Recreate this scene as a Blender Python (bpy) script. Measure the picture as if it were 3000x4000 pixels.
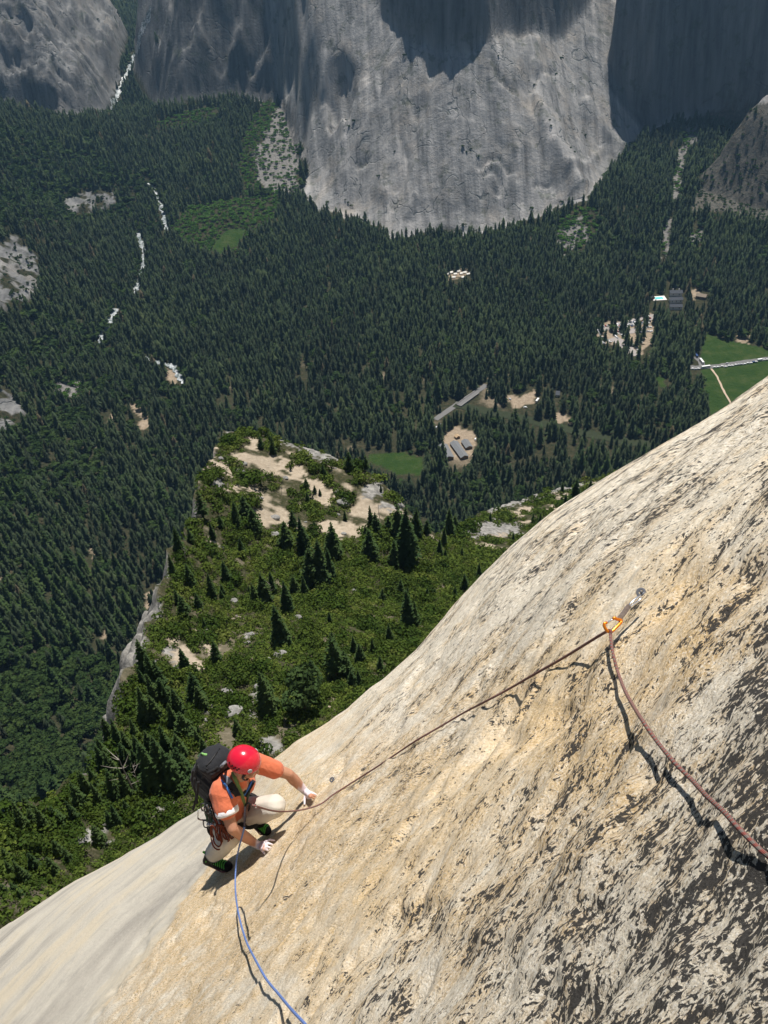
import bpy, bmesh, math, random
import numpy as np
from mathutils import Vector, Matrix

# ------------------------------------------------------------------ scene, camera, light
for o in list(bpy.data.objects):
    bpy.data.objects.remove(o)
SC = bpy.context.scene
COL = SC.collection
H = 560.0                       # eye height above the valley floor
FPX = 3328.0                    # focal length in photograph pixels
PITCH, ROLL = math.radians(38.4), math.radians(3.5)
_f = np.array([0, math.cos(PITCH), -math.sin(PITCH)])
_u0 = np.array([0, math.sin(PITCH), math.cos(PITCH)])
_r0 = np.array([1.0, 0, 0])
CR = _r0 * math.cos(ROLL) - _u0 * math.sin(ROLL)
CU = _u0 * math.cos(ROLL) + _r0 * math.sin(ROLL)
CF = _f
EYE = np.array([0, 0, H])
cam = bpy.data.cameras.new('camera')
camo = bpy.data.objects.new('camera', cam)
COL.objects.link(camo)
camo.matrix_world = Matrix(((CR[0], CU[0], -CF[0], 0), (CR[1], CU[1], -CF[1], 0), (CR[2], CU[2], -CF[2], H), (0, 0, 0, 1)))
cam.sensor_fit = 'VERTICAL'
cam.sensor_height = 24.0
cam.lens = 24.0 * FPX / 4000.0
cam.clip_start = 0.05
cam.clip_end = 20000
SC.camera = camo

SUN_EL, SUN_AZ = math.radians(72.5), math.radians(16)     # azimuth from +Y towards +X
SUND = np.array([math.cos(SUN_EL) * math.sin(SUN_AZ), math.cos(SUN_EL) * math.cos(SUN_AZ), math.sin(SUN_EL)])
W = bpy.data.worlds.new('World')
SC.world = W
W.use_nodes = True
nt = W.node_tree
sky = nt.nodes.new('ShaderNodeTexSky')
sky.sky_type = 'NISHITA'
sky.sun_disc = False
sky.sun_elevation = SUN_EL
sky.sun_rotation = SUN_AZ
sky.altitude = 1500
bg = nt.nodes['Background']
bg.inputs['Strength'].default_value = 0.05
nt.links.new(sky.outputs[0], bg.inputs[0])
sl = bpy.data.lights.new('sun', 'SUN')
sl.energy = 5.0
sl.angle = math.radians(0.5)
sl.color = (1.0, 0.955, 0.89)
slo = bpy.data.objects.new('sun', sl)
COL.objects.link(slo)
slo.rotation_euler = Vector(SUND.tolist()).to_track_quat('Z', 'Y').to_euler()
SC.view_settings.view_transform = 'Standard'
SC.view_settings.look = 'None'
SC.view_settings.exposure = 0.35
SC.view_settings.gamma = 1.0

# ------------------------------------------------------------------ helpers
rng = np.random.default_rng(7)
random.seed(7)

def ray(px, py):
    px = np.asarray(px, float); py = np.asarray(py, float)
    return (CF + ((px - 1500) / FPX)[..., None] * CR + ((2000 - py) / FPX)[..., None] * CU)

def at_depth(px, py, d):
    return EYE + ray(px, py) * d

def at_D(px, py, D):
    """world point on the ray of a photo point at horizontal distance D"""
    r = ray(px, py)
    return EYE + r * (D / math.hypot(r[0], r[1]))

def ground(px, py, z=0.0):
    r = ray(px, py)
    return EYE + r * ((z - H) / r[2])

def project(P):
    P = np.asarray(P, float) - EYE
    d = P @ CF
    return 1500 + FPX * (P @ CR) / d, 2000 - FPX * (P @ CU) / d, d

def in_poly(px, py, poly):
    poly = np.asarray(poly, float)
    inside = np.zeros(np.shape(px), bool)
    n = len(poly)
    for i in range(n):
        x0, y0 = poly[i]; x1, y1 = poly[(i + 1) % n]
        c = ((y0 > py) != (y1 > py))
        with np.errstate(divide='ignore', invalid='ignore'):
            xi = (x1 - x0) * (py - y0) / (y1 - y0 + 1e-12) + x0
        inside ^= c & (px < xi)
    return inside

def dist_line(X, Y, line):
    """distance to a polyline and parameter (index along it)"""
    best = np.full(X.shape, 1e9); par = np.zeros(X.shape)
    for i in range(len(line) - 1):
        ax, ay = line[i][:2]; bx, by = line[i + 1][:2]
        dx, dy = bx - ax, by - ay
        t = np.clip(((X - ax) * dx + (Y - ay) * dy) / (dx * dx + dy * dy + 1e-9), 0, 1)
        d = np.hypot(X - ax - t * dx, Y - ay - t * dy)
        m = d < best
        best[m] = d[m]; par[m] = i + t[m]
    return best, par

def _hash(ix, iy, s):
    h = (ix.astype(np.int64) * 374761393 + iy.astype(np.int64) * 668265263 + s * 974634777) & 0xFFFFFFFF
    h = ((h ^ (h >> 13)) * 1274126177) & 0xFFFFFFFF
    h = h ^ (h >> 16)
    return h

def noise(x, y, s=0):
    """2-D gradient noise, about -1..1"""
    x = np.asarray(x, float); y = np.asarray(y, float)
    ix = np.floor(x); iy = np.floor(y)
    fx = x - ix; fy = y - iy
    ux = fx * fx * fx * (fx * (fx * 6 - 15) + 10); uy = fy * fy * fy * (fy * (fy * 6 - 15) + 10)
    out = 0
    def g(dx, dy):
        a = _hash(ix + dx, iy + dy, s) / 4294967296.0 * 2 * math.pi
        return np.cos(a) * (fx - dx) + np.sin(a) * (fy - dy)
    a = g(0, 0); b = g(1, 0); c = g(0, 1); d = g(1, 1)
    return 1.5 * ((a * (1 - ux) + b * ux) * (1 - uy) + (c * (1 - ux) + d * ux) * uy)

def fbm(x, y, sc, oct=4, s=0, gain=0.5):
    v = 0; a = 1.0; f = 1.0 / sc; t = 0
    for i in range(oct):
        v = v + a * noise(x * f + 13.7 * i, y * f - 7.3 * i, s + i * 17)
        t += a; a *= gain; f *= 2.03
    return v / t

def ridged(x, y, sc, oct=4, s=0):
    v = 0; a = 1.0; f = 1.0 / sc; t = 0
    for i in range(oct):
        v = v + a * (1 - 2 * np.abs(noise(x * f + 3.1 * i, y * f + 9.2 * i, s + i * 31)))
        t += a; a *= 0.5; f *= 2.05
    return v / t

def sstep(a, b, x):
    t = np.clip((x - a) / (b - a), 0, 1)
    return t * t * (3 - 2 * t)

class RBF:
    def __init__(self, pts, c=30.0):
        P = np.asarray(pts, float); self.p = P[:, :2]; self.c = c
        n = len(P)
        A = np.zeros((n + 3, n + 3)); b = np.zeros(n + 3)
        d = np.hypot(self.p[:, None, 0] - self.p[None, :, 0], self.p[:, None, 1] - self.p[None, :, 1])
        A[:n, :n] = np.sqrt(d * d + c * c)
        A[:n, n] = 1; A[:n, n + 1:] = self.p; A[n, :n] = 1; A[n + 1:, :n] = self.p.T
        b[:n] = P[:, 2]
        A[:n, :n] -= np.eye(n) * 1.5
        self.w = np.linalg.solve(A, b)
    def __call__(self, X, Y):
        sh = X.shape; X = X.ravel(); Y = Y.ravel(); n = len(self.p)
        z = self.w[n] + self.w[n + 1] * X + self.w[n + 2] * Y
        for i in range(n):
            z = z + self.w[i] * np.sqrt((X - self.p[i, 0]) ** 2 + (Y - self.p[i, 1]) ** 2 + self.c ** 2)
        return z.reshape(sh)

def mesh_np(name, V, F, mat=None, smooth=False, parent=None, link=True, attrs=None, uv=None):
    """mesh object from numpy arrays; F is (n,3) or (n,4) or a list of such arrays"""
    me = bpy.data.meshes.new(name)
    V = np.ascontiguousarray(V, np.float32)
    Fs = F if isinstance(F, list) else [F]
    Fs = [np.asarray(f, np.int32) for f in Fs if len(f)]
    nl = sum(f.size for f in Fs); nf = sum(len(f) for f in Fs)
    me.vertices.add(len(V)); me.vertices.foreach_set('co', V.ravel())
    me.loops.add(nl); me.loops.foreach_set('vertex_index', np.concatenate([f.ravel() for f in Fs]))
    me.polygons.add(nf)
    tot = np.concatenate([np.full(len(f), f.shape[1], np.int32) for f in Fs])
    st = np.concatenate([[0], np.cumsum(tot)[:-1]]).astype(np.int32)
    me.polygons.foreach_set('loop_start', st)
    me.polygons.foreach_set('loop_total', tot)
    if smooth:
        me.polygons.foreach_set('use_smooth', np.ones(nf, bool))
    if attrs:
        for k, a in attrs.items():
            a = np.asarray(a, np.float32)
            if a.ndim == 1:
                at = me.attributes.new(k, 'FLOAT', 'POINT'); at.data.foreach_set('value', a)
            else:
                at = me.attributes.new(k, 'FLOAT_COLOR', 'POINT')
                if a.shape[1] == 3:
                    a = np.concatenate([a, np.ones((len(a), 1), np.float32)], 1)
                at.data.foreach_set('color', a.ravel())
    if uv is not None:
        l = me.uv_layers.new(name='UVMap')
        idx = np.concatenate([f.ravel() for f in Fs])
        l.data.foreach_set('uv', np.asarray(uv, np.float32)[idx].ravel())
    me.update(calc_edges=True)
    me.validate()
    if mat is not None:
        me.materials.append(mat)
    if not link:
        return me
    o = bpy.data.objects.new(name, me)
    COL.objects.link(o)
    if parent is not None:
        o.parent = parent
    return o

def tag(o, label=None, cat=None, group=None, kind=None):
    if label: o['label'] = label
    if cat: o['category'] = cat
    if group: o['group'] = group
    if kind: o['kind'] = kind
    return o

def empty(name, loc, label, cat, group=None):
    o = bpy.data.objects.new(name, None)
    o.empty_display_size = 0.1
    COL.objects.link(o)
    o.location = Vector(np.asarray(loc, float).tolist())
    return tag(o, label, cat, group)

# ------------------------------------------------------------------ materials
class NB:
    """small node builder"""
    def __init__(self, name):
        self.m = bpy.data.materials.new(name); self.m.use_nodes = True
        self.t = self.m.node_tree; self.t.nodes.clear()
        self.out = self.n('ShaderNodeOutputMaterial')
    def n(self, typ, props=None, **inp):
        nd = self.t.nodes.new(typ)
        for k, v in (props or {}).items():
            setattr(nd, k, v)
        for k, v in inp.items():
            self.set(nd, k, v)
        return nd
    def set(self, nd, k, v):
        if isinstance(k, str) and k.startswith('i') and k[1:].isdigit():
            s = nd.inputs[int(k[1:])]
        else:
            s = nd.inputs[k.replace('_', ' ')]
        if isinstance(v, bpy.types.NodeSocket):
            self.t.links.new(v, s)
        elif isinstance(v, bpy.types.Node):
            self.t.links.new(v.outputs[0], s)
        else:
            if s.type == 'RGBA' and len(v) == 3:
                v = (*v, 1)
            s.default_value = v
    def coord(self, kind='Object', scale=None, rot=None, loc=None):
        c = self.n('ShaderNodeTexCoord').outputs[kind]
        if scale is None and rot is None and loc is None:
            return c
        mp = self.n('ShaderNodeMapping', Vector=c)
        if scale is not None: mp.inputs['Scale'].default_value = scale
        if rot is not None: mp.inputs['Rotation'].default_value = rot
        if loc is not None: mp.inputs['Location'].default_value = loc
        return mp.outputs[0]
    def noise(self, vec, scale, detail=4, rough=0.55, dist=0.0):
        nd = self.n('ShaderNodeTexNoise', Vector=vec, Scale=scale, Detail=detail, Roughness=rough, Distortion=dist)
        return nd.outputs[0]
    def ramp(self, fac, stops, interp='LINEAR'):
        nd = self.n('ShaderNodeValToRGB', Fac=fac)
        cr = nd.color_ramp; cr.interpolation = interp
        while len(cr.elements) < len(stops): cr.elements.new(0.5)
        for e, (p, c) in zip(cr.elements, stops):
            e.position = p
            e.color = (c, c, c, 1) if not hasattr(c, '__len__') else ((*c, 1) if len(c) == 3 else c)
        return nd.outputs[0]
    def mix(self, fac, a, b, blend='MIX'):
        nd = self.n('ShaderNodeMix', {'data_type': 'RGBA', 'blend_type': blend})
        self.set(nd, 'i0', fac); self.set(nd, 'i6', a); self.set(nd, 'i7', b)
        return nd.outputs[2]
    def math(self, op, a, b=0.0, c=None, clamp=False):
        nd = self.n('ShaderNodeMath', {'operation': op, 'use_clamp': clamp})
        self.set(nd, 'i0', a); self.set(nd, 'i1', b)
        if c is not None: self.set(nd, 'i2', c)
        return nd.outputs[0]
    def attr(self, name, out='Fac'):
        return self.n('ShaderNodeAttribute', {'attribute_name': name}).outputs[out]
    def bump(self, h, strength=0.5, dist=0.1, normal=None):
        nd = self.n('ShaderNodeBump', Height=h, Strength=strength, Distance=dist)
        if normal is not None: self.set(nd, 'Normal', normal)
        return nd.outputs[0]
    def bsdf(self, col, rough=0.8, spec=0.3, normal=None, metal=0.0, **kw):
        nd = self.n('ShaderNodeBsdfPrincipled', Base_Color=col, Roughness=rough, Metallic=metal)
        self.set(nd, 'Specular IOR Level', spec)
        if normal is not None: self.set(nd, 'Normal', normal)
        for k, v in kw.items():
            self.set(nd, k, v)
        self.t.links.new(nd.outputs[0], self.out.inputs[0])
        return nd
    def finish(self, shader):
        self.t.links.new(shader, self.out.inputs[0])
        return self.m

def leaf_mat(name, cols, transl=0.25, rand=True):
    """foliage: tint attribute picks between colours"""
    b = NB(name)
    t = b.attr('tint')
    if rand:
        oi = b.n('ShaderNodeObjectInfo').outputs['Random']
        t = b.math('FRACT', b.math('ADD', t, oi))
    nz = b.noise(b.coord('Object'), 1.7, 2)
    c = b.ramp(t, [(i / (len(cols) - 1), k) for i, k in enumerate(cols)])
    c = b.mix(0.35, c, b.ramp(nz, [(0.3, tuple(v * 0.55 for v in cols[0])), (0.7, tuple(v * 1.25 for v in cols[-1]))]))
    d = b.n('ShaderNodeBsdfDiffuse', Color=c)
    tr = b.n('ShaderNodeBsdfTranslucent', Color=c)
    mx = b.n('ShaderNodeMixShader', Fac=transl)
    b.t.links.new(d.outputs[0], mx.inputs[1]); b.t.links.new(tr.outputs[0], mx.inputs[2])
    return b.finish(mx.outputs[0])

def plain(name, col, rough=0.7, spec=0.3, metal=0.0, var=0.12, scale=8.0, bump=0.0, **kw):
    """a colour with a little procedural unevenness"""
    b = NB(name)
    nz = b.noise(b.coord('Object'), scale, 4)
    c = b.mix(nz, tuple(v * (1 - var) for v in col), tuple(min(1, v * (1 + var)) for v in col))
    nrm = b.bump(nz, bump, 0.02) if bump else None
    b.bsdf(c, rough, spec, nrm, metal, **kw)
    return b.m
# ------------------------------------------------------------------ the valley: one height field
def cp(px, py, z=None, D=None):
    return tuple(ground(px, py, z)) if D is None else tuple(at_D(px, py, D))

base_pts = [cp(*a, z=b) for a, b in [
    ((2900, 1500), 0), ((2600, 1200), 0), ((2200, 1100), 2), ((1800, 1100), 2), ((1400, 1100), 4), ((1000, 1000), 8),
    ((2000, 1600), 0), ((2500, 1700), 0), ((1500, 1600), 0), ((1100, 1500), 0), ((750, 1480), 2), ((1200, 1900), 0),
    ((1700, 1900), 0), ((600, 1300), 5), ((560, 1050), 10), ((640, 870), 22), ((600, 740), 45), ((900, 850), 30),
    ((1550, 920), 12), ((1850, 890), 15), ((1250, 830), 20), ((2100, 820), 28), ((2300, 780), 45), ((2000, 950), 6), ((1500, 1010), 6),
    ((2900, 870), 30), ((2650, 800), 42), ((2700, 1000), 10), ((2990, 1050), 4), ((1300, 1300), 0), ((2300, 1400), 0),
    ((900, 1200), 4), ((1600, 1400), 0), ((3000, 1800), 0), ((2000, 2100), 0), ((2600, 2100), 0), ((1200, 2300), 0), ((700, 1800), 3),
    ((450, 1300), 12), ((320, 1250), 24), ((450, 1750), 6), ((350, 1000), 30), ((300, 1500), 18)]]
base_pts += [cp(*a, D=b) for a, b in [
    ((500, 270), 2350), ((560, 110), 2800), ((430, 440), 2150), ((560, 450), 2200), ((700, 420), 2080), ((850, 600), 1850),
    ((980, 390), 2120), ((1050, 430), 2020), ((1050, 700), 1740), ((1180, 740), 1690), ((640, 560), 1950), ((350, 520), 1900),
    ((2400, 650), 1760), ((2520, 540), 1860), ((2680, 480), 1900), ((2600, 640), 1770),
    ((250, 460), 2050), ((60, 420), 2100),]]
base_pts += [cp(*a, z=b) for a, b in [   # slopes on the left
    ((350, 640), 88), ((120, 540), 125), ((0, 480), 165), ((500, 700), 70), ((350, 850), 42), ((150, 760), 82), ((0, 700), 120),
    ((50, 1050), 76), ((200, 1120), 48), ((30, 1300), 66), ((30, 1600), 56), ((150, 1900), 34), ((30, 1850), 50),
    ((100, 2250), 42), ((350, 2150), 20), ((100, 2700), 62), ((350, 2600), 34), ((420, 2400), 22), ((50, 3000), 95), ((300, 2900), 62), ((0, 3300), 140),
    ((-500, 1500), 130), ((-500, 2500), 120), ((-500, 800), 220), ((800, 2600), 10), ((-300, 480), 230)]]
base = RBF(base_pts, 40)

# cliffs: polyline of the foot (left to right as seen), profile above it
def prof(d, segs):
    """piecewise-linear rise: list of (length, slope in degrees)"""
    z = np.zeros_like(d); rem = np.maximum(d, 0)
    for L, a in segs:
        s = np.minimum(rem, L); z += s * math.tan(math.radians(a)); rem = rem - s
    return z

def foot(pts):
    out = []
    for p in pts:
        if len(p) == 3:
            q = at_D(p[0], p[1], p[2])
        else:
            g = ground(p[0], p[1], 20)
            for _ in range(12):
                g = ground(p[0], p[1], float(base(np.array([g[0]]), np.array([g[1]]))[0]))
            q = g
        out.append((q[0], q[1]))
    return out

def behind(X, Y, line, far=1600):
    """signed distance behind a foot line (positive on the far side)"""
    d, par = dist_line(X, Y, line)
    a = np.array(line[0]); b = np.array(line[-1])
    n = np.array([-(b - a)[1], (b - a)[0]]); n /= np.linalg.norm(n)
    if n[1] < 0: n = -n
    poly = list(line) + [tuple(b + n * far), tuple(a + n * far)]
    ins = in_poly(X, Y, poly)
    return np.where(ins, d, -d), par

SPX = 3.6
gx = np.arange(-1290, 1250, SPX); gy = np.concatenate([np.arange(170, 1450, 4.0), np.arange(1450, 2150, 3.0), np.arange(2150, 3400, 8.0)])
GX, GY = np.meshgrid(gx, gy)
Z0 = base(GX, GY)
Z0 = np.where(GY > 2600, np.minimum(Z0, 400), Z0)
lo = sstep(2, 30, Z0)
Z0 = Z0 + lo * 5 * fbm(GX, GY, 90, 4, 3) + 0.5 * fbm(GX, GY, 40, 3, 4)

w1 = foot([(1205, 745), (1260, 815), (1400, 835), (1470, 880), (1550, 925), (1640, 905), (1750, 905), (1830, 905), (1900, 895), (2030, 860), (2150, 815), (2280, 765), (2350, 690), (2440, 600), (2540, 520)])
w2 = foot([(520, 330, 2330), (640, 420, 2120), (720, 420, 2070), (900, 375, 2110), (1000, 400, 2110), (1100, 395, 2060), (1200, 560, 1850), (1240, 560, 1870)])
w3 = foot([(-250, 380, 2000), (0, 400, 2110), (110, 430, 2100), (250, 455, 2060), (430, 440, 2140), (455, 350, 2260), (500, 260, 2400), (520, 160, 2650)])
w4 = foot([(2330, 560, 1900), (2530, 520, 1890), (2640, 480, 1920), (2740, 470, 1900), (2900, 420, 1900), (3300, 380, 1880)])
w5 = foot([(2660, 700, 1720), (2700, 810, 1640), (2760, 840, 1610), (2900, 862, 1580), (3010, 850, 1580), (3200, 850, 1570)])

fl = 12 * fbm(GX, GY, 70, 4, 11) + 6 * ridged(GX, GY, 34, 3, 12)
# 1 - the great apron: smooth slab below, near-vertical wall above a ragged line
d1, s1 = behind(GX, GY, w1)
a1 = np.array(w1)
gul = ridged(GX * 0.9 + GY * 0.25, GY * 0.12, 60, 3, 21) * 3 + 2.0 * fbm(GX, GY * 0.2, 30, 3, 22)
dd = d1 + gul * sstep(0, 60, d1)
z1 = np.tan(math.radians(33)) * np.clip(dd, 0, 25) + np.tan(math.radians(48.5)) * np.clip(dd - 25, 0, None)
pxu, pyu, _ = project(np.stack([GX, GY, Z0 + z1], -1))
pxu = pxu + 14 * noise(GX / 16, GY / 60, 8) + 6 * noise(GX / 6, GY / 20, 9)
def wallup(poly, edge, k, top):
    dpx, _ = dist_line(pxu, pyu, edge)
    return np.minimum(dpx * k, top) * in_poly(pxu, pyu, poly)
e1 = [(1440, -300), (1475, -30), (1490, 50), (1570, 130), (1640, 195), (1760, 200), (1830, 222), (1900, 175), (1965, 125), (2050, 160), (2110, 120), (2160, 160), (2215, 135), (2270, 55), (2330, -30), (2420, -200)]
e2 = [(2640, 560), (2540, 450), (2460, 410), (2400, 300), (2420, 190), (2470, 100), (2530, 0), (2600, -200)]
z1 = z1 + wallup(e1 + [(2420, -900), (1440, -900)], e1, 1.35, 130) + wallup(e2 + [(2600, -900), (3500, -900), (3500, 560)], e2, 1.5, 150)
e3 = [(1243, 330), (1300, 215), (1345, 190), (1398, 250), (1412, 350), (1385, 430), (1362, 520), (1338, 470), (1300, 505), (1266, 455), (1243, 330)]
z1 = z1 - wallup(e3[:-1], e3, 0.95, 48)
# slabs, flakes and arches: small steps across the face
st = noise(GX / 46 + 0.6 * noise(GX / 30, GY / 30, 32), (GY + 0.7 * GX) / 60, 31)
z1 = z1 + 1.6 * sstep(-0.04, 0.04, st) + 1.0 * sstep(-.04, .04, noise((GX - GY) / 50, (GX + GY) / 33, 33)) * sstep(10, 60, d1)
z1 = z1 + 0.5 * fbm(GX, GY * 0.25, 22, 4, 34) + 1.3 * sstep(.25, .32, noise(GX / 30 + .8 * noise(GX / 18, GY / 18, 36), GY / 16, 37)) + 1.0 * sstep(.2, .26, noise(GX / 17 + .8 * noise(GX / 12, GY / 12, 38), GY / 11, 39))
for ln, A, wd in [([(1660, 230), (1560, 480), (1480, 760)], 8, 34), ([(2075, 205), (2130, 430), (2190, 620), (2270, 770)], 15, 40), ([(1420, 350), (1330, 560), (1230, 760)], 7, 30), ([(1850, 180), (1790, 480), (1760, 880)], 4, 60),
                  ([(1690, 250), (1610, 560), (1540, 800)], -7, 22), ([(2040, 330), (2090, 520), (2140, 720)], -8, 36), ([(1510, 300), (1420, 620), (1380, 800)], -6, 26), ([(2290, 420), (2360, 520), (2440, 600)], 9, 26),
                  ([(1925, 235), (1950, 310), (2005, 350)], -6, 9), ([(2175, 285), (2140, 305), (2090, 355)], -5, 8), ([(1870, 660), (1910, 620), (1960, 610), (2000, 660)], -5, 9), ([(2090, 725), (2110, 705), (2150, 705)], -5, 8), ([(1880, 690), (1930, 660), (1950, 700), (1940, 740)], -5, 8),
                  ([(1960, 560), (1990, 640), (1950, 740), (1960, 840)], -6, 26), ([(2010, 600), (2030, 700)], -5, 12), ([(1570, 560), (1590, 600)], -4, 10), ([(1400, 640), (1440, 600)], -4, 9), ([(2350, 600), (2300, 650), (2230, 700)], 5, 16), ([(1620, 780), (1600, 850)], 8, 16)]:
    dl, _ = dist_line(pxu, pyu, ln)
    z1 = z1 + 1.7 * A * np.exp(-(dl / wd) ** 2)
# rib down the right of the face and hollow on its left
def blob(px, py, z, rx, ry, ang=0):
    c = ground(px, py, z); x = GX - c[0]; y = GY - c[1]
    ca, sa = math.cos(ang), math.sin(ang)
    return np.exp(-((x * ca + y * sa) / rx) ** 2 - ((-x * sa + y * ca) / ry) ** 2)
_n1 = np.array([-(a1[-1] - a1[0])[1], (a1[-1] - a1[0])[0]]); _n1 /= np.linalg.norm(_n1)
dl, _ = dist_line(GX + 14 * noise(GX / 30, GY / 60, 35), GY, [tuple(a1[0] - _n1 * 20), tuple(a1[0] + _n1 * 900)])
z1 = z1 * sstep(-5, 85, dl) ** 0.8
Z = Z0 + np.where(d1 > 0, z1, 0)
# hollow on the left of the apron
# 2 - dark ribbed cliffs left of it
d2, s2 = behind(GX, GY, w2)
ph2 = (d2 - 0.95 * (GX + 420)) / 74 + 0.45 * fbm(GX, GY, 70, 3, 41)
fr2 = ph2 - np.floor(ph2)
saw = np.where(fr2 < 0.76, fr2 / 0.76, (1 - fr2) / 0.24)
z2 = prof(d2 + 0.7 * fl, [(15, 45), (330, 65), (300, 35)]) + 46 * (0.75 + 0.4 * noise(GX / 60, GY / 60, 42)) * saw * sstep(3, 40, d2)
Z = np.where(d2 > 0, np.maximum(Z, Z0 + z2), Z)
# 3 - grey cracked cliff at the upper left
d3, s3 = behind(GX, GY, w3)
arch = ridged(GX, GY * 0.7, 60, 4, 51)
z3 = prof(d3 + 0.9 * fl, [(150, 51), (60, 40), (500, 62)]) + 22 * arch + 9 * ridged(GX + GY, GY - GX, 26, 3, 53) + 14 * sstep(-.05, .05, noise(GX / 50, GY / 38, 52))
z3 = z3 * sstep(0, 25, d3)
Z = np.where(d3 > 0, np.maximum(Z, Z0 + z3), Z)
# 4 - wall in deep shade at the upper right
d4, s4 = behind(GX, GY, w4)
z4 = prof(d4 + 0.6 * fl, [(22, 55), (170, 78), (300, 40)])
Z = np.where(d4 > 0, np.maximum(Z, Z0 + z4), Z)
# 5 - brown bluff in front of it
d5, s5 = behind(GX, GY, w5)
z5 = np.minimum(prof(d5 + 0.8 * fl, [(20, 50), (60, 58), (120, 40), (60, 20)]), 175) * sstep(0, 1.2, s5)
m5 = (d5 > 0) & (d5 < 330)
Z = np.where(m5, np.maximum(Z, Z0 + z5 * sstep(330, 230, d5)), Z)
# bare outcrops on the left slopes
OUTC = [([(-80, 930), (60, 930), (150, 1000), (160, 1130), (100, 1200), (-80, 1240)], 16), ([(-80, 1510), (40, 1530), (110, 1640), (0, 1700), (-80, 1720)], 14),
        ([(250, 790), (330, 745), (440, 750), (455, 790), (400, 830), (280, 830)], 9)]
PXg, PYg, DPg = project(np.stack([GX, GY, Z], -1))
for poly, hgt in OUTC:
    m = in_poly(PXg, PYg, poly)
    c = np.mean([ground(x, y, 60) for x, y in poly], 0)
    Z = Z + m * (hgt * 0.5 * ridged(GX, GY, 35, 3, 61) + 3 * sstep(-.05, .05, noise(GX / 14, GY / 18, 62)))
PXg, PYg, DPg = project(np.stack([GX, GY, Z], -1))

def grid_faces(ny, nx):
    i = np.arange(ny * nx).reshape(ny, nx)
    return np.stack([i[:-1, :-1], i[:-1, 1:], i[1:, 1:], i[1:, :-1]], -1).reshape(-1, 4)

class Terr:
    """bilinear height lookup"""
    def __call__(self, x, y):
        x = np.asarray(x, float); y = np.asarray(y, float)
        i = np.clip((x - gx[0]) / SPX, 0, len(gx) - 2.001); i0 = i.astype(int); fi = i - i0
        j = np.clip(np.interp(y, gy, np.arange(len(gy))), 0, len(gy) - 2.001); j0 = j.astype(int); fj = j - j0
        return (Z[j0, i0] * (1 - fi) + Z[j0, i0 + 1] * fi) * (1 - fj) + (Z[j0 + 1, i0] * (1 - fi) + Z[j0 + 1, i0 + 1] * fi) * fj
terr = Terr()

def hit_valley(px, py):
    """first meeting of the photo ray with the valley terrain"""
    r = ray(px, py); hl = math.hypot(r[0], r[1])
    D = np.arange(250, 3000, 2.0)
    P = EYE + r * (D / hl)[:, None]
    b = P[:, 2] - terr(P[:, 0], P[:, 1])
    k = np.argmax(b < 0)
    if b[k] >= 0: k = len(D) - 1
    return P[k] - np.array([0, 0, b[k]])

# ground cover zones (traced outlines laid on the terrain)
ROCK = [  # bare granite
    [(1180, 760), (1210, 640), (1240, -50), (2150, -50), (2560, 480), (2430, 600), (2360, 700), (2290, 780), (2150, 830), (1900, 910), (1830, 915), (1740, 905), (1640, 915), (1550, 935), (1400, 850), (1250, 830)],
    [(-50, 380), (100, 425), (250, 455), (420, 445), (470, 300), (480, 200), (440, 60), (420, -50), (-50, -50)],
    [(640, 420), (900, 370), (1000, 400), (1100, 395), (1200, 560), (1250, -50), (560, -50), (640, 200)],
    [(2330, 560), (2540, 520), (2640, 470), (2740, 460), (3050, 420), (3050, -50), (2100, -50)],
    [(2700, 830), (2720, 760), (2850, 640), (3050, 560), (3050, 860)]] + [o[0] for o in OUTC]
BLUFF = [[(2640, 760), (2680, 560), (2760, 450), (3050, 380), (3050, 860), (2720, 840)]]
TALUS = [[(1000, 730), (990, 620), (1060, 450), (1110, 390), (1150, 420), (1160, 560), (1180, 740), (1130, 760)],
         [(2620, 790), (2625, 700), (2650, 580), (2690, 500), (2740, 510), (2680, 620), (2660, 700), (2670, 790)],
         [(2180, 960), (2200, 880), (2260, 850), (2310, 900), (2300, 950), (2230, 980)],
         [(2570, 1000), (2600, 860), (2625, 860), (2610, 1000)], [(2700, 950), (2715, 870), (2740, 900), (2740, 960)],
         [(200, 1530), (220, 1490), (330, 1500), (300, 1570)]]
SAND = [[(640, 1440), (690, 1440), (700, 1490), (655, 1495)], [(515, 1585), (550, 1580), (560, 1620), (590, 1670), (560, 1680), (530, 1630)],
        [(405, 1620), (425, 1600), (440, 1640), (420, 1650)], [(365, 1740), (380, 1725), (385, 1775), (370, 1770)],
        [(1720, 1700), (1790, 1660), (1860, 1690), (1850, 1790), (1760, 1800)],
        [(2170, 1620), (2230, 1615), (2235, 1650), (2180, 1655)], [(1740, 1065), (1830, 1060), (1850, 1085), (1750, 1095)],
        [(2340, 1270), (2560, 1230), (2560, 1330), (2500, 1390), (2430, 1350), (2340, 1330)],
        [(2690, 1130), (2720, 1110), (2740, 1160), (2700, 1175)], [(2860, 1330), (2930, 1300), (2930, 1345), (2880, 1340)],
        [(1960, 1560), (2080, 1520), (2100, 1560), (2000, 1600)], [(340, 2160), (355, 2145), (375, 2155), (374, 2190), (350, 2190)],
        [(0, 2250), (25, 2250), (20, 2275), (0, 2280)], [(560, 2320), (595, 2310), (590, 2350), (575, 2380), (565, 2340)], [(395, 2440), (410, 2440), (430, 2500), (410, 2500)]]
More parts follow.
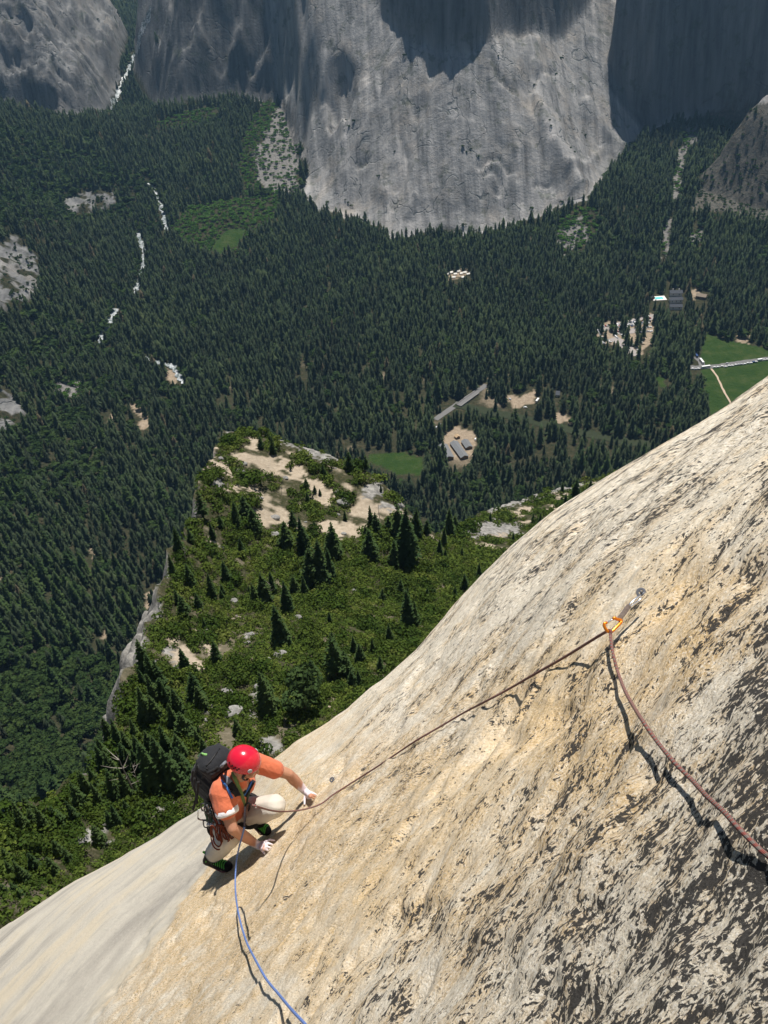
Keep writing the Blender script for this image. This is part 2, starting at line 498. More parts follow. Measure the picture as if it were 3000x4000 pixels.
GRASS = [[(2752, 1290), (2830, 1330), (2960, 1350), (3100, 1390), (3100, 1560), (2780, 1660), (2745, 1470), (2735, 1420)],
         [(1440, 1775), (1560, 1765), (1650, 1790), (1655, 1830), (1640, 1860), (1540, 1850), (1450, 1810)],
         [(830, 960), (880, 900), (960, 890), (930, 960), (860, 990), (830, 985)], [(2560, 1470), (2600, 1470), (2595, 1510), (2570, 1515)]]
BRUSH = [[(660, 900), (740, 810), (900, 780), (1020, 770), (1100, 740), (1080, 850), (980, 920), (920, 980), (830, 1000), (740, 960)],
         [(1000, 600), (1050, 500), (1080, 400), (1040, 380), (960, 520), (930, 660), (960, 760), (1010, 740)],
         [(560, 470), (620, 480), (700, 450), (820, 420), (900, 430), (700, 520)],
         [(2170, 960), (2180, 870), (2270, 800), (2340, 830), (2330, 940), (2240, 990)]]
def zone(polys, px, py, jit=0):
    m = np.zeros(np.shape(px), bool)
    for p in polys:
        m |= in_poly(px, py, p)
    return m
nzx = 12 * noise(GX / 15, GY / 15, 71) + 14 * noise(GX / 45, GY / 45, 73); nzy = 12 * noise(GX / 15, GY / 15, 72) + 14 * noise(GX / 45, GY / 45, 74)
JX, JY = PXg + nzx, PYg + nzy
mk = np.zeros(GX.shape + (4,), np.float32)
mk[..., 0] = zone(ROCK[:5], JX, JY) | (zone(ROCK[5:], JX, JY) & (fbm(GX, GY, 24, 4, 75) < .12)) | ((Z - Z0) > 14)
mk[..., 1] = zone(SAND, PXg + 1.5 * nzx, PYg + 1.2 * nzy)
mk[..., 2] = zone(GRASS, PXg + nzx * .4, PYg + nzy * .4)
mk[..., 3] = zone(TALUS, PXg + 2 * nzx, PYg + 2 * nzy)
mk[..., 1] = np.maximum(mk[..., 1], 0.55 * sstep(.25, .5, fbm(GX, GY, 60, 4, 73)) * in_poly(PXg, PYg, [(900, 1420), (1500, 1400), (1700, 1400), (2600, 1500), (2600, 1800), (1700, 2000), (1300, 1750), (900, 1640)]))
bl = (zone(BLUFF, JX, JY)).astype(np.float32)
# shade of the steep walls painted into their rock; upper-left cliff and outcrops darker
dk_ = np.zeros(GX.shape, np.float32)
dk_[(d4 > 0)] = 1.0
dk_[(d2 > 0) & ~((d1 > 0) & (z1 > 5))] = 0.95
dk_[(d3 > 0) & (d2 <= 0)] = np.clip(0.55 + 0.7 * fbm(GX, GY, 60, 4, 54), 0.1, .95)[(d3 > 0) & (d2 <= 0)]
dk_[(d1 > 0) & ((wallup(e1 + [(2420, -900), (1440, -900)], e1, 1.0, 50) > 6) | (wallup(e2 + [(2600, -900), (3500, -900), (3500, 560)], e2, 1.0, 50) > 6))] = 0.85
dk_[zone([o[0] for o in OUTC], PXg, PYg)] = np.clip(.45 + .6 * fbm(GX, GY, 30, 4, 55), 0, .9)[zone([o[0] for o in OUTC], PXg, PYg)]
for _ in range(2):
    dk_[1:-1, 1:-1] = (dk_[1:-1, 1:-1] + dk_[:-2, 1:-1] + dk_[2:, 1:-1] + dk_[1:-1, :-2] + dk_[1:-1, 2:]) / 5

def mat_valley():
    b = NB('valley_ground')
    a = b.n('ShaderNodeAttribute', {'attribute_name': 'cover'})
    sp = b.n('ShaderNodeSeparateColor', Color=a.outputs['Color'])
    rock, sand, grass = sp.outputs[0], sp.outputs[1], sp.outputs[2]
    talus = a.outputs['Alpha']
    bluff = b.attr('bluff')
    co = b.coord('Object')
    n1 = b.noise(co, 0.02, 8, 0.62)
    n2 = b.noise(b.coord('Object', (1, 0.10, 0.10)), 0.085, 6, 0.62)       # water streaks down the faces
    n3 = b.noise(co, 0.22, 6, 0.65)
    g = b.ramp(n2, [(0.30, (0.13, 0.129, 0.127)), (0.42, (0.23, 0.227, 0.22)), (0.56, (0.32, 0.312, 0.30)), (0.72, (0.45, 0.43, 0.41))])
    g = b.mix(b.math('MULTIPLY', b.ramp(n1, [(0.5, 0.0), (0.68, 1.0)]), 0.5), g, (0.40, 0.35, 0.29))
    cn = b.noise(b.coord('Object', (1, 1, 0.6), (0.3, 0.2, 0.5)), 0.016, 3, 0.5, 0.6)
    crack = b.ramp(b.math('ABSOLUTE', b.math('SUBTRACT', cn, 0.5)), [(0.0, 1.0), (0.012, 0.0)])
    crack = b.math('MULTIPLY', crack, b.ramp(b.noise(co, 0.012, 3), [(0.42, 0.0), (0.54, 1.0)]))
    g = b.mix(b.math('MULTIPLY', crack, 0.45), g, (0.05, 0.075, 0.07))
    shade_tone = b.attr('dark')  # painted shade of the far walls, plus the darker tone of cliff and outcrops
    g = b.mix(b.math('MULTIPLY', shade_tone, 0.85), g, b.ramp(n2, [(0.3, (0.055, 0.058, 0.06)), (0.7, (0.16, 0.16, 0.155))]))
    # plants on ledges of the cliff
    veg = b.ramp(b.noise(co, 0.035, 9, 0.7), [(0.56, 0.0), (0.62, 1.0)])
    g = b.mix(b.math('MULTIPLY', veg, 0.45), g, (0.06, 0.075, 0.04))
    g = b.mix(b.math('MULTIPLY', bluff, 0.8), g, b.ramp(n3, [(0.35, (0.035, 0.04, 0.025)), (0.55, (0.075, 0.065, 0.045)), (0.75, (0.16, 0.14, 0.11))]))
    soil = b.ramp(n3, [(0.35, (0.028, 0.034, 0.018)), (0.6, (0.06, 0.055, 0.032)), (0.75, (0.13, 0.10, 0.065))])
    sandc = b.ramp(n3, [(0.3, (0.25, 0.19, 0.13)), (0.7, (0.42, 0.34, 0.25))])
    gr = b.ramp(b.noise(co, 0.05, 7, 0.7), [(0.3, (0.022, 0.050, 0.012)), (0.5, (0.036, 0.066, 0.016)), (0.7, (0.065, 0.085, 0.028))])
    v2 = b.n('ShaderNodeTexVoronoi', Vector=co, Scale=0.3)
    tal = b.mix(0.6, b.ramp(v2.outputs[0], [(0.0, (0.24, 0.23, 0.215)), (0.8, (0.06, 0.058, 0.052))]), b.ramp(n3, [(0.3, (0.16, 0.15, 0.14)), (0.7, (0.36, 0.34, 0.31))]))
    c = b.mix(rock, soil, g)
    c = b.mix(sand, c, sandc)
    c = b.mix(grass, c, gr)
    c = b.mix(talus, c, tal)
    h = b.math('ADD', b.math('MULTIPLY', n3, 1.0), b.math('MULTIPLY', b.noise(co, 0.8, 3), 0.25))
    h = b.math('SUBTRACT', h, b.math('MULTIPLY', b.math('MULTIPLY', crack, rock), 0.6))
    h = b.math('ADD', h, b.math('MULTIPLY', n2, 0.8))
    nrm = b.bump(h, 0.9, 2.5)
    nd = b.n('ShaderNodeBsdfDiffuse', Color=c, Roughness=0.3, Normal=nrm)
    return b.finish(nd.outputs[0])

V = np.stack([GX, GY, Z], -1).reshape(-1, 3)
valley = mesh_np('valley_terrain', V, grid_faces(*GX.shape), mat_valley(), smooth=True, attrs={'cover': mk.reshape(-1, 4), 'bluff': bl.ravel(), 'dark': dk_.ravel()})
tag(valley, 'forested granite valley with slab cliffs behind', kind='structure')
# ------------------------------------------------------------------ the near spur under the climber
def S(off, sc, pts):
    return [(off[0] + sc * x, off[1] + sc * y) for x, y in pts]
spur_edge = [(-500, 3330, 64), (-150, 3250, 78), (0, 3190, 84), (180, 3080, 90), (330, 3010, 95), (430, 2840, 106), (490, 2680, 115), (520, 2560, 124), (600, 2400, 140), (640, 2260, 153), (680, 2130, 168),
             (760, 1960, 195), (790, 1850, 213), (840, 1735, 240), (885, 1672, 255), (1000, 1690, 256), (1150, 1730, 254), (1300, 1770, 248), (1420, 1830, 240), (1520, 1900, 232),
             (1600, 1980, 226), (1655, 2060, 222), (1720, 2095, 228), (1790, 2050, 258), (1900, 1990, 310), (2050, 1940, 350), (2250, 1890, 390), (2450, 1830, 430), (2700, 1720, 470), (3200, 1500, 500)]
spur_in = [(1000, 2200, 178), (1000, 1900, 222), (1250, 1950, 220), (1450, 2150, 190), (800, 2300, 157), (700, 2600, 125), (1300, 2400, 148), (1000, 2600, 118), (1500, 2500, 136),
           (1700, 2300, 176), (1300, 2700, 110), (900, 2850, 99), (1200, 2850, 96), (600, 2800, 104), (600, 3100, 86), (300, 3250, 79), (100, 3350, 76), (0, 3550, 66), (400, 3400, 70),
           (900, 3100, 80), (1900, 2150, 238), (2100, 2050, 290), (2300, 1950, 345), (2000, 2250, 205), (1700, 2550, 128), (2300, 2200, 220), (2500, 2000, 290), (500, 3700, 55),
           (1500, 3000, 82), (2000, 2800, 95), (2600, 2500, 130), (1000, 3600, 56), (3000, 2200, 260), (1500, 3800, 48), (850, 2060, 190), (1150, 2100, 195), (1550, 2250, 180)]
sp3 = [at_D(*p) for p in spur_edge + spur_in]
spur_f = RBF(sp3, 12)
edge_xy = [tuple(at_D(*p)[:2]) for p in spur_edge]
poly_xy = edge_xy + [(330, 60), (120, -60), (-120, -60), (-160, 20)]
TSP = 0.85
tx = np.arange(-150, 240, TSP); ty = np.arange(-30, 480, TSP)
TX, TY = np.meshgrid(tx, ty)
TZ = spur_f(TX, TY)
TZ = TZ + 1.6 * fbm(TX, TY, 16, 4, 81) + 0.5 * fbm(TX, TY, 3.5, 3, 82)
wx = TX + 2.2 * noise(TX / 11, TY / 11, 83) + 1.2 * noise(TX / 3.5, TY / 3.5, 85); wy = TY + 2.2 * noise(TX / 11, TY / 11, 84) + 1.2 * noise(TX / 3.5, TY / 3.5, 86)
dS, _pp = dist_line(wx, wy, edge_xy)
insS = in_poly(wx, wy, poly_xy)
dout = np.where(insS, 0, dS)
flt = 1 + 0.35 * noise((TX - TY * 0.3) / 5, (TY + TX * .4) / 30, 87)
lean = sstep(5.6, 6.6, _pp) * sstep(11.5, 9.0, _pp)        # the stretch where the cliff leans out enough to be seen
drop = (7.0 - 4.7 * lean) * np.minimum(dout, 11) + 16 * np.maximum(dout - 11, 0)
TZ = TZ - np.where(dout > 0, np.minimum(drop * flt, 345), 0) - 0.4 * sstep(6, 0, dS) * insS
TZ = np.maximum(TZ, -25)

def terr2(x, y):
    x = np.asarray(x, float); y = np.asarray(y, float)
    i = np.clip((x - tx[0]) / TSP, 0, len(tx) - 2.001); j = np.clip((y - ty[0]) / TSP, 0, len(ty) - 2.001)
    i0 = i.astype(int); j0 = j.astype(int); fi = i - i0; fj = j - j0
    return (TZ[j0, i0] * (1 - fi) + TZ[j0, i0 + 1] * fi) * (1 - fj) + (TZ[j0 + 1, i0] * (1 - fi) + TZ[j0 + 1, i0 + 1] * fi) * fj

def hit_spur(px, py):
    r = ray(px, py); hl = math.hypot(r[0], r[1])
    D = np.arange(45, 480, 0.4)
    P = EYE + r * (D / hl)[:, None]
    b = P[:, 2] - terr2(P[:, 0], P[:, 1])
    k = int(np.argmax(b < 0))
    if b[k] >= 0: return None
    return P[k]

o3, c3 = (800, 1600), 0.482
o4, c4 = (400, 2300), 0.5425
o8, c8 = (0, 2000), 0.7233
o7, c7 = (600, 1600), 1.085
SAND2 = [S(o3, c3, p) for p in [
    [(330, 240), (400, 220), (460, 270), (440, 340), (380, 330)],
    [(510, 420), (640, 390), (720, 400), (800, 480), (830, 560), (960, 600), (1050, 650), (1040, 760), (1000, 800), (900, 740), (820, 700), (850, 640), (790, 600), (700, 560), (640, 510), (540, 500)],
    [(750, 750), (830, 820), (800, 830)], [(930, 870), (1120, 920), (1240, 940), (1180, 1000), (1010, 1040), (920, 990)],
    [(60, 300), (110, 290), (90, 360), (50, 400), (0, 520), (30, 420)], [(60, 420), (170, 430), (260, 500), (250, 560), (190, 520), (100, 490)],
    [(200, 590), (330, 640), (440, 600), (400, 680), (240, 660), (60, 700), (150, 650)], [(640, 850), (700, 850), (690, 900)]]]
SAND2 += [S(o4, c4, p) for p in [
    [(470, 310), (540, 330), (620, 390), (640, 460), (750, 590), (700, 600), (580, 560), (510, 530), (470, 430)], [(700, 360), (780, 370), (810, 450), (770, 470), (720, 420)],
    [(760, 140), (830, 170), (800, 180)], [(900, 180), (1000, 190), (980, 205), (920, 200)], [(800, 285), (880, 320), (840, 330)], [(690, 280), (715, 340), (705, 350)], [(650, 990), (740, 965), (700, 1000)], [(1620, 740), (1660, 740), (1660, 860), (1600, 850)]]]
ROCK2 = [S(o3, c3, p) for p in [
    [(400, 155), (600, 205), (745, 260), (755, 310), (680, 290), (540, 210)], [(830, 290), (900, 283), (1040, 318), (1120, 380), (1060, 405), (900, 410), (750, 340)],
    [(1270, 650), (1380, 560), (1450, 540), (1430, 700), (1300, 740), (1240, 720)], [(1380, 760), (1500, 740), (1640, 760), (1620, 820), (1440, 800)], [(170, 130), (250, 120), (260, 170), (200, 210), (130, 220)], [(20, 560), (110, 530), (160, 620), (60, 640)]]]
ROCK2 += [S(o4, c4, p) for p in [[(1060, 880), (1160, 900), (1150, 935), (1080, 930)], [(1090, 740), (1150, 690), (1170, 700), (1110, 840), (1040, 840)], [(420, 430), (500, 430), (520, 530), (440, 500)], [(1100, 1100), (1230, 1060), (1330, 1120), (1260, 1190), (1140, 1150)],
                                 [(1020, 300), (1100, 320), (1090, 370), (1020, 350)], [(680, 860), (830, 830), (880, 850), (760, 930)]]]
ROCK2 += [S(o8, c8, p) for p in [[(390, 1840), (460, 1720), (580, 1650), (570, 1700), (480, 1790)], [(760, 1665), (900, 1580), (935, 1580), (830, 1645)], [(520, 1790), (640, 1740), (600, 1810)], [(140, 1930), (260, 1850), (220, 1910)],
                                 [(0, 2010), (60, 1990), (40, 2050), (0, 2060)], [(90, 1760), (140, 1780), (120, 1810)], [(455, 1400), (500, 1330), (510, 1380), (470, 1450)], [(380, 1640), (420, 1600), (420, 1680)]]]
ROCK2 += [S(o7, c7, p) for p in [[(1180, 360), (1330, 290), (1580, 238), (1590, 260), (1350, 325), (1220, 370)], [(1110, 435), (1200, 390), (1330, 420), (1310, 445), (1150, 455)], [(920, 310), (960, 340), (975, 400), (940, 380)]]]
PX2, PY2, DP2 = project(np.stack([TX, TY, TZ], -1))
jx = 22 * noise(TX / 4, TY / 4, 91) + 16 * noise(TX / 1.6, TY / 1.6, 93); jy = 22 * noise(TX / 4, TY / 4, 92) + 16 * noise(TX / 1.6, TY / 1.6, 94)
mk2 = np.zeros(TX.shape + (3,), np.float32)
mk2[..., 0] = zone(ROCK2, PX2 + jx, PY2 + jy) | (dout > 0.3)
mk2[..., 1] = zone(SAND2, PX2 + jx, PY2 + jy) * sstep(.42, .22, fbm(TX, TY, 5, 4, 96))
open_z = fbm(TX, TY, 14, 4, 95)
knoll = in_poly(PX2, PY2, [(760, 1650), (1350, 1740), (1750, 2080), (1500, 2180), (1250, 2060), (700, 2150)])
bench = in_poly(PX2, PY2, [(1750, 2080), (2500, 1780), (2500, 2000), (1900, 2170)])
mk2[..., 1] = np.maximum(mk2[..., 1], sstep(.16, .28, open_z) * np.where(knoll | bench, 0.9, 0.25) * insS)

def mat_spur():
    b = NB('spur_ground')
    a = b.n('ShaderNodeAttribute', {'attribute_name': 'cover'})
    sp = b.n('ShaderNodeSeparateColor', Color=a.outputs['Color'])
    co = b.coord('Object')
    n1 = b.noise(co, 0.9, 7, 0.65); n2 = b.noise(b.coord('Object', (1, 1, 0.12)), 0.5, 6, 0.6); n3 = b.noise(co, 0.12, 4)
    soil = b.ramp(n1, [(0.3, (0.030, 0.036, 0.016)), (0.55, (0.06, 0.058, 0.032)), (0.7, (0.14, 0.118, 0.08))])
    sand = b.mix(n3, b.ramp(n1, [(0.3, (0.26, 0.205, 0.14)), (0.55, (0.43, 0.36, 0.27)), (0.7, (0.54, 0.47, 0.37))]), (0.40, 0.33, 0.25))
    rock = b.ramp(n2, [(0.3, (0.11, 0.107, 0.10)), (0.5, (0.24, 0.23, 0.21)), (0.72, (0.42, 0.40, 0.365))])
    c = b.mix(sp.outputs[1], soil, sand)
    c = b.mix(sp.outputs[0], c, rock)
    nrm = b.bump(b.math('ADD', n1, n2), 0.7, 0.8)
    nd = b.n('ShaderNodeBsdfDiffuse', Color=c, Normal=nrm)
    return b.finish(nd.outputs[0])
keep = grid_faces(*TX.shape)
spur = mesh_np('rocky_spur', np.stack([TX, TY, TZ], -1).reshape(-1, 3), keep, mat_spur(), smooth=True, attrs={'cover': mk2.reshape(-1, 3)})
tag(spur, 'scrub covered rocky spur below the climbing slab', kind='structure')
# ------------------------------------------------------------------ vegetation
M_FIR = leaf_mat('fir_needles', [(0.028, 0.052, 0.022), (0.040, 0.072, 0.026), (0.056, 0.092, 0.030), (0.070, 0.100, 0.032)], 0.15)
M_OAK = leaf_mat('oak_leaves', [(0.026, 0.050, 0.018), (0.042, 0.072, 0.022), (0.062, 0.092, 0.027)], 0.25)
M_SCRUB = leaf_mat('scrub_leaves', [(0.036, 0.068, 0.012), (0.054, 0.088, 0.015), (0.078, 0.108, 0.020), (0.045, 0.074, 0.018)], 0.22)
M_BRUSH = leaf_mat('green_brush_leaves', [(0.05, 0.11, 0.022), (0.075, 0.16, 0.028), (0.10, 0.19, 0.035)], 0.3)
M_BARK = plain('bark', (0.10, 0.075, 0.055), 0.9, 0.1, var=0.4, scale=3)
M_SNAG = plain('weathered_snag_wood', (0.26, 0.23, 0.20), 0.9, 0.1, var=0.3, scale=3)

def far_conifer(r, layers=6, K=7):
    """unit tree, height 1: jagged skirts of drooping boughs"""
    V = []; F = []
    for l in range(layers):
        t = l / layers
        z0 = 0.10 + 0.9 * t
        top = min(1.0, z0 + 0.24 + 0.06 * r.random())
        rad = 0.185 * (1 - t) ** 0.8 * r.uniform(0.8, 1.2) + 0.012
        b = len(V); ph = r.uniform(0, 6.28)
        ox, oy = r.normal(0, 0.008, 2)
        V.append((ox, oy, top))
        for k in range(2 * K):
            a = ph + math.pi * k / K + r.uniform(-.15, .15)
            rr = rad * (r.uniform(0.85, 1.25) if k % 2 == 0 else r.uniform(0.42, 0.62))
            zz = z0 + (r.uniform(-0.05, 0.02) if k % 2 == 0 else r.uniform(0.03, 0.07))
            V.append((ox + rr * math.cos(a), oy + rr * math.sin(a), zz))
        for k in range(2 * K):
            F.append((b, b + 1 + k, b + 1 + (k + 1) % (2 * K)))
    b = len(V)
    V += [(.012, 0, 0), (-.006, .01, 0), (-.006, -.01, 0), (0, 0, .3)]
    F += [(b, b + 1, b + 3), (b + 1, b + 2, b + 3), (b + 2, b, b + 3)]
    return np.array(V), np.array(F)

def leaf_cloud(r, centers, radii, n, size, flat=0.8, aspect=1.0):
    """n leaf-clump quads spread over lobes, mostly near their surfaces"""
    centers = np.asarray(centers, float); radii = np.asarray(radii, float)
    w = radii ** 2; k = r.choice(len(radii), n, p=w / w.sum())
    d = r.normal(0, 1, (n, 3)); d[:, 2] = np.abs(d[:, 2]) * 0.9 - 0.25
    d /= np.linalg.norm(d, axis=1)[:, None]
    rad = radii[k] * r.uniform(0.6, 1.06, n)
    c = centers[k] + d * rad[:, None] * np.array([1, 1, flat])
    nn = d + r.normal(0, 0.55, (n, 3)); nn /= np.linalg.norm(nn, axis=1)[:, None]
    t = np.cross(nn, r.normal(0, 1, (n, 3))); t /= np.linalg.norm(t, axis=1)[:, None]
    bt = np.cross(nn, t)
    s = size * r.uniform(0.6, 1.4, n)[:, None]
    t = t * s; bt = bt * s * aspect
    V = np.stack([c - t - bt * .7, c + t * .8 - bt, c + t + bt * .8, c - t * .7 + bt], 1).reshape(-1, 3)
    F = np.arange(4 * n).reshape(n, 4)
    return V, F

def far_oak(r, n=70):
    k = r.integers(3, 6)
    cs = np.column_stack([r.uniform(-.25, .25, k), r.uniform(-.25, .25, k), r.uniform(.40, .68, k)]); rs = r.uniform(.22, .34, k)
    return leaf_cloud(r, cs, rs, n, 0.105, 0.85)

def scatter_mesh(name, protos, pos, hgt, rot, tint, mat, wid=None, lean=None):
    """one mesh made of many trees"""
    nv = len(protos); which = rng.integers(0, nv, len(pos))
    Vs = []; Fs = {3: [], 4: []}; Ts = []; base_i = 0
    for i, (pv, pf) in enumerate(protos):
        m = which == i
        if not m.any(): continue
        p = pos[m]; h = hgt[m]; c = np.cos(rot[m]); s = np.sin(rot[m]); w = h if wid is None else wid[m]
        X = (pv[None, :, 0] * c[:, None] - pv[None, :, 1] * s[:, None]) * w[:, None] + p[:, None, 0]
        Y = (pv[None, :, 0] * s[:, None] + pv[None, :, 1] * c[:, None]) * w[:, None] + p[:, None, 1]
        Zz = pv[None, :, 2] * h[:, None] + p[:, None, 2]
        Vs.append(np.stack([X, Y, Zz], -1).reshape(-1, 3))
        n = len(p)
        Fs[pf.shape[1]].append((pf[None] + (base_i + np.arange(n) * len(pv))[:, None, None]).reshape(-1, pf.shape[1]))
        Ts.append(np.repeat(tint[m], len(pv)))
        base_i += n * len(pv)
    F = [np.concatenate(f) for f in Fs.values() if f]
    return mesh_np(name, np.concatenate(Vs), F, mat, attrs={'tint': np.concatenate(Ts)})

# ---- where the valley trees stand
CELL = 7.7
cx = np.arange(-1250, 1230, CELL); cy = np.arange(200, 3300, CELL)
QX, QY = np.meshgrid(cx, cy)
QX = (QX + rng.uniform(-.47, .47, QX.shape) * CELL).ravel(); QY = (QY + rng.uniform(-.47, .47, QY.shape) * CELL).ravel()
QZ = terr(QX, QY)
qx, qy, qd = project(np.stack([QX, QY, QZ], -1))
HID = [(-600, 3400), (0, 3230), (330, 3020), (450, 2830), (560, 2450), (690, 2100), (830, 1740), (900, 1670), (1050, 1690), (1300, 1770), (1480, 1850), (1640, 2020), (1700, 2090), (1830, 2020), (2100, 1930), (2400, 1850), (2600, 1720), (3000, 1470), (3400, 1200), (3400, 4600), (-600, 4600)]
hid = in_poly(qx, qy - 150, HID) & in_poly(qx - 70, qy - 60, HID) & in_poly(qx + 70, qy - 60, HID)
ok = (qd > 0) & (qx > -160) & (qx < 3160) & (qy > -60) & (qy < 4100) & ~hid
QX, QY, QZ, qx, qy, qd = (a[ok] for a in (QX, QY, QZ, qx, qy, qd))
e = 3.0
slope = np.hypot(terr(QX + e, QY) - terr(QX - e, QY), terr(QX, QY + e) - terr(QX, QY - e)) / (2 * e)
nq = len(QX)
hn = fbm(QX, QY, 120, 3, 101)
Ht = np.clip(21 + 8 * hn + rng.normal(0, 5.5, nq), 7, 38)
tall = rng.random(nq) < 0.04
Ht[tall] += 7
upx = Ht * 0.85 * FPX / qd       # apparent height in photo pixels
CLEAR = [[(2600, 1130), (2670, 1130), (2672, 1215), (2612, 1220)], [(2560, 1150), (2605, 1145), (2600, 1185), (2565, 1190)], [(2535, 1155), (2555, 1150), (2560, 1185), (2535, 1190)], [(2710, 1150), (2770, 1155), (2765, 1185), (2712, 1178)], [(2160, 1530), (2195, 1530), (2195, 1560), (2160, 1560)]]
def clear_of(polys, fr):
    m = np.zeros(nq, bool)
    for f_ in fr: m |= zone(polys, qx, qy - f_ * upx)
    return m
sand_hit = clear_of(SAND, (0.0, 0.35, 0.7)) | clear_of(CLEAR, (0.0, 0.2, 0.4, 0.6, 0.8)); grass_hit = clear_of(GRASS, (0.0, 0.25, 0.5, 0.75))
tal_hit = clear_of(TALUS, (0.0, 0.4)); brush_hit = clear_of(BRUSH, (0.0, 0.3))
rock_hit = clear_of(ROCK, (0.0, 0.35)) | (slope > 1.0)
ROADPX = [[(2690, 1436), (2745, 1437), (2800, 1432), (2900, 1416), (3030, 1398)], [(2745, 1437), (2738, 1415), (2715, 1395)], [(1700, 1640), (1780, 1585), (1850, 1540), (1900, 1505)]]
RIVPX = [[(1780, 1580), (1850, 1600), (1960, 1620), (2050, 1640), (2150, 1665), (2260, 1690), (2420, 1720), (2560, 1745)]]
STRPX = [[(590, 60), (560, 110), (540, 180), (505, 270), (480, 320), (450, 400), (440, 440)], [(580, 715), (605, 740), (622, 790), (640, 840), (652, 905)], [(540, 905), (548, 940), (565, 980), (560, 1030), (552, 1080), (528, 1150)], [(455, 1210), (395, 1330), (392, 1350)], [(560, 1400), (600, 1415), (640, 1425), (672, 1432), (700, 1470), (720, 1500)]]
def near_line(lines, rad):
    m = np.zeros(nq, bool)
    for l in lines:
        for f_ in (0.0, 0.4, 0.75):
            d, _ = dist_line(qx, qy - f_ * upx, l); m |= d < rad
    return m
def near_base(lines, rad):
    m = np.zeros(nq, bool)
    for l in lines:
        for f_ in (0.0, 0.3):
            d, _ = dist_line(qx, qy - f_ * upx, l); m |= d < rad
    return m
line_hit = near_line(ROADPX, 13) | near_base(RIVPX, 12) | near_base(STRPX, 10)
dens = 0.5 + 0.5 * fbm(QX, QY, 55, 3, 103)
campz = in_poly(qx, qy, [(820, 1430), (1500, 1420), (1700, 1480), (2550, 1520), (2600, 1780), (1750, 1990), (1300, 1780), (860, 1640)])
thin = campz & (dens < 0.47) & (rng.random(nq) < 0.62)
park = in_poly(qx, qy, [(2320, 1230), (2580, 1200), (2580, 1330), (2490, 1410), (2400, 1350), (2320, 1330)])
gap = (fbm(QX, QY, 26, 3, 106) > 0.36) & (rng.random(nq) < .8)
conif = ~(gap | rock_hit | tal_hit | grass_hit | line_hit | thin | brush_hit)
conif &= ~sand_hit | (park & (rng.random(nq) < 0.24))
# oak woods on the lower left slopes, some mixed in elsewhere
oakz = in_poly(qx, qy, [(-200, 2480), (250, 2560), (480, 2620), (460, 2850), (330, 3050), (0, 3300), (-200, 3300)])
oakm = in_poly(qx, qy, [(-200, 1150), (300, 1250), (460, 1500), (420, 1900), (-200, 2100)]) & (fbm(QX, QY, 50, 3, 104) > 0.02)
hillz = in_poly(qx, qy, [(-100, 480), (150, 530), (350, 600), (600, 720), (520, 860), (250, 900), (-100, 900)]) & (rng.random(nq) < 0.7)
riv = near_line(STRPX, 45) | in_poly(qx, qy, [(560, 1470), (720, 1510), (700, 1600), (480, 1620), (430, 1520)])
oak = conif & ((oakz & (rng.random(nq) < 0.86)) | (oakm & (rng.random(nq) < 0.8)) | hillz | (riv & (rng.random(nq) < 0.35)) | (rng.random(nq) < 0.05) | ((fbm(QX, QY, 40, 3, 107) > .28) & (rng.random(nq) < .55)))
conif &= ~oak
outz = zone([o[0] for o in OUTC], qx, qy)
ledge = ((((clear_of(ROCK, (0.0,)) | (slope > 1.0)) & (slope < 1.6) & (fbm(QX, QY, 45, 4, 105) > 0.36) & (rng.random(nq) < 0.5)) & ~outz) | (outz & (fbm(QX, QY, 22, 3, 108) > .02) & (rng.random(nq) < .7)))
bluffv = zone(BLUFF, qx, qy) & (rng.random(nq) < 0.55) & (slope < 2.2)
tald = tal_hit & ~sand_hit & (rng.random(nq) < 0.42)
brush = ((brush_hit & (rng.random(nq) < 0.9)) | tald) & ~rock_hit & ~line_hit & ~grass_hit
r0 = np.random.default_rng(3)
FARC = [far_conifer(r0) for _ in range(7)]
FARO = [far_oak(r0) for _ in range(6)]
FARS = [far_oak(r0, 46) for _ in range(4)]
Ht[oak] = np.clip(Ht[oak] * 0.50, 5, 14)
P3 = np.stack([QX, QY, QZ - 0.4], -1)
apx = Ht * FPX / qd * np.where(oak, 1.3, 1.0)
SLAB_HID = [(-300, 3760), (0, 3590), (500, 3320), (800, 3160), (1000, 3010), (1130, 2930), (1500, 2650), (2000, 2130), (2500, 1770), (3000, 1480), (3400, 1150), (3400, 4600), (-300, 4600)]
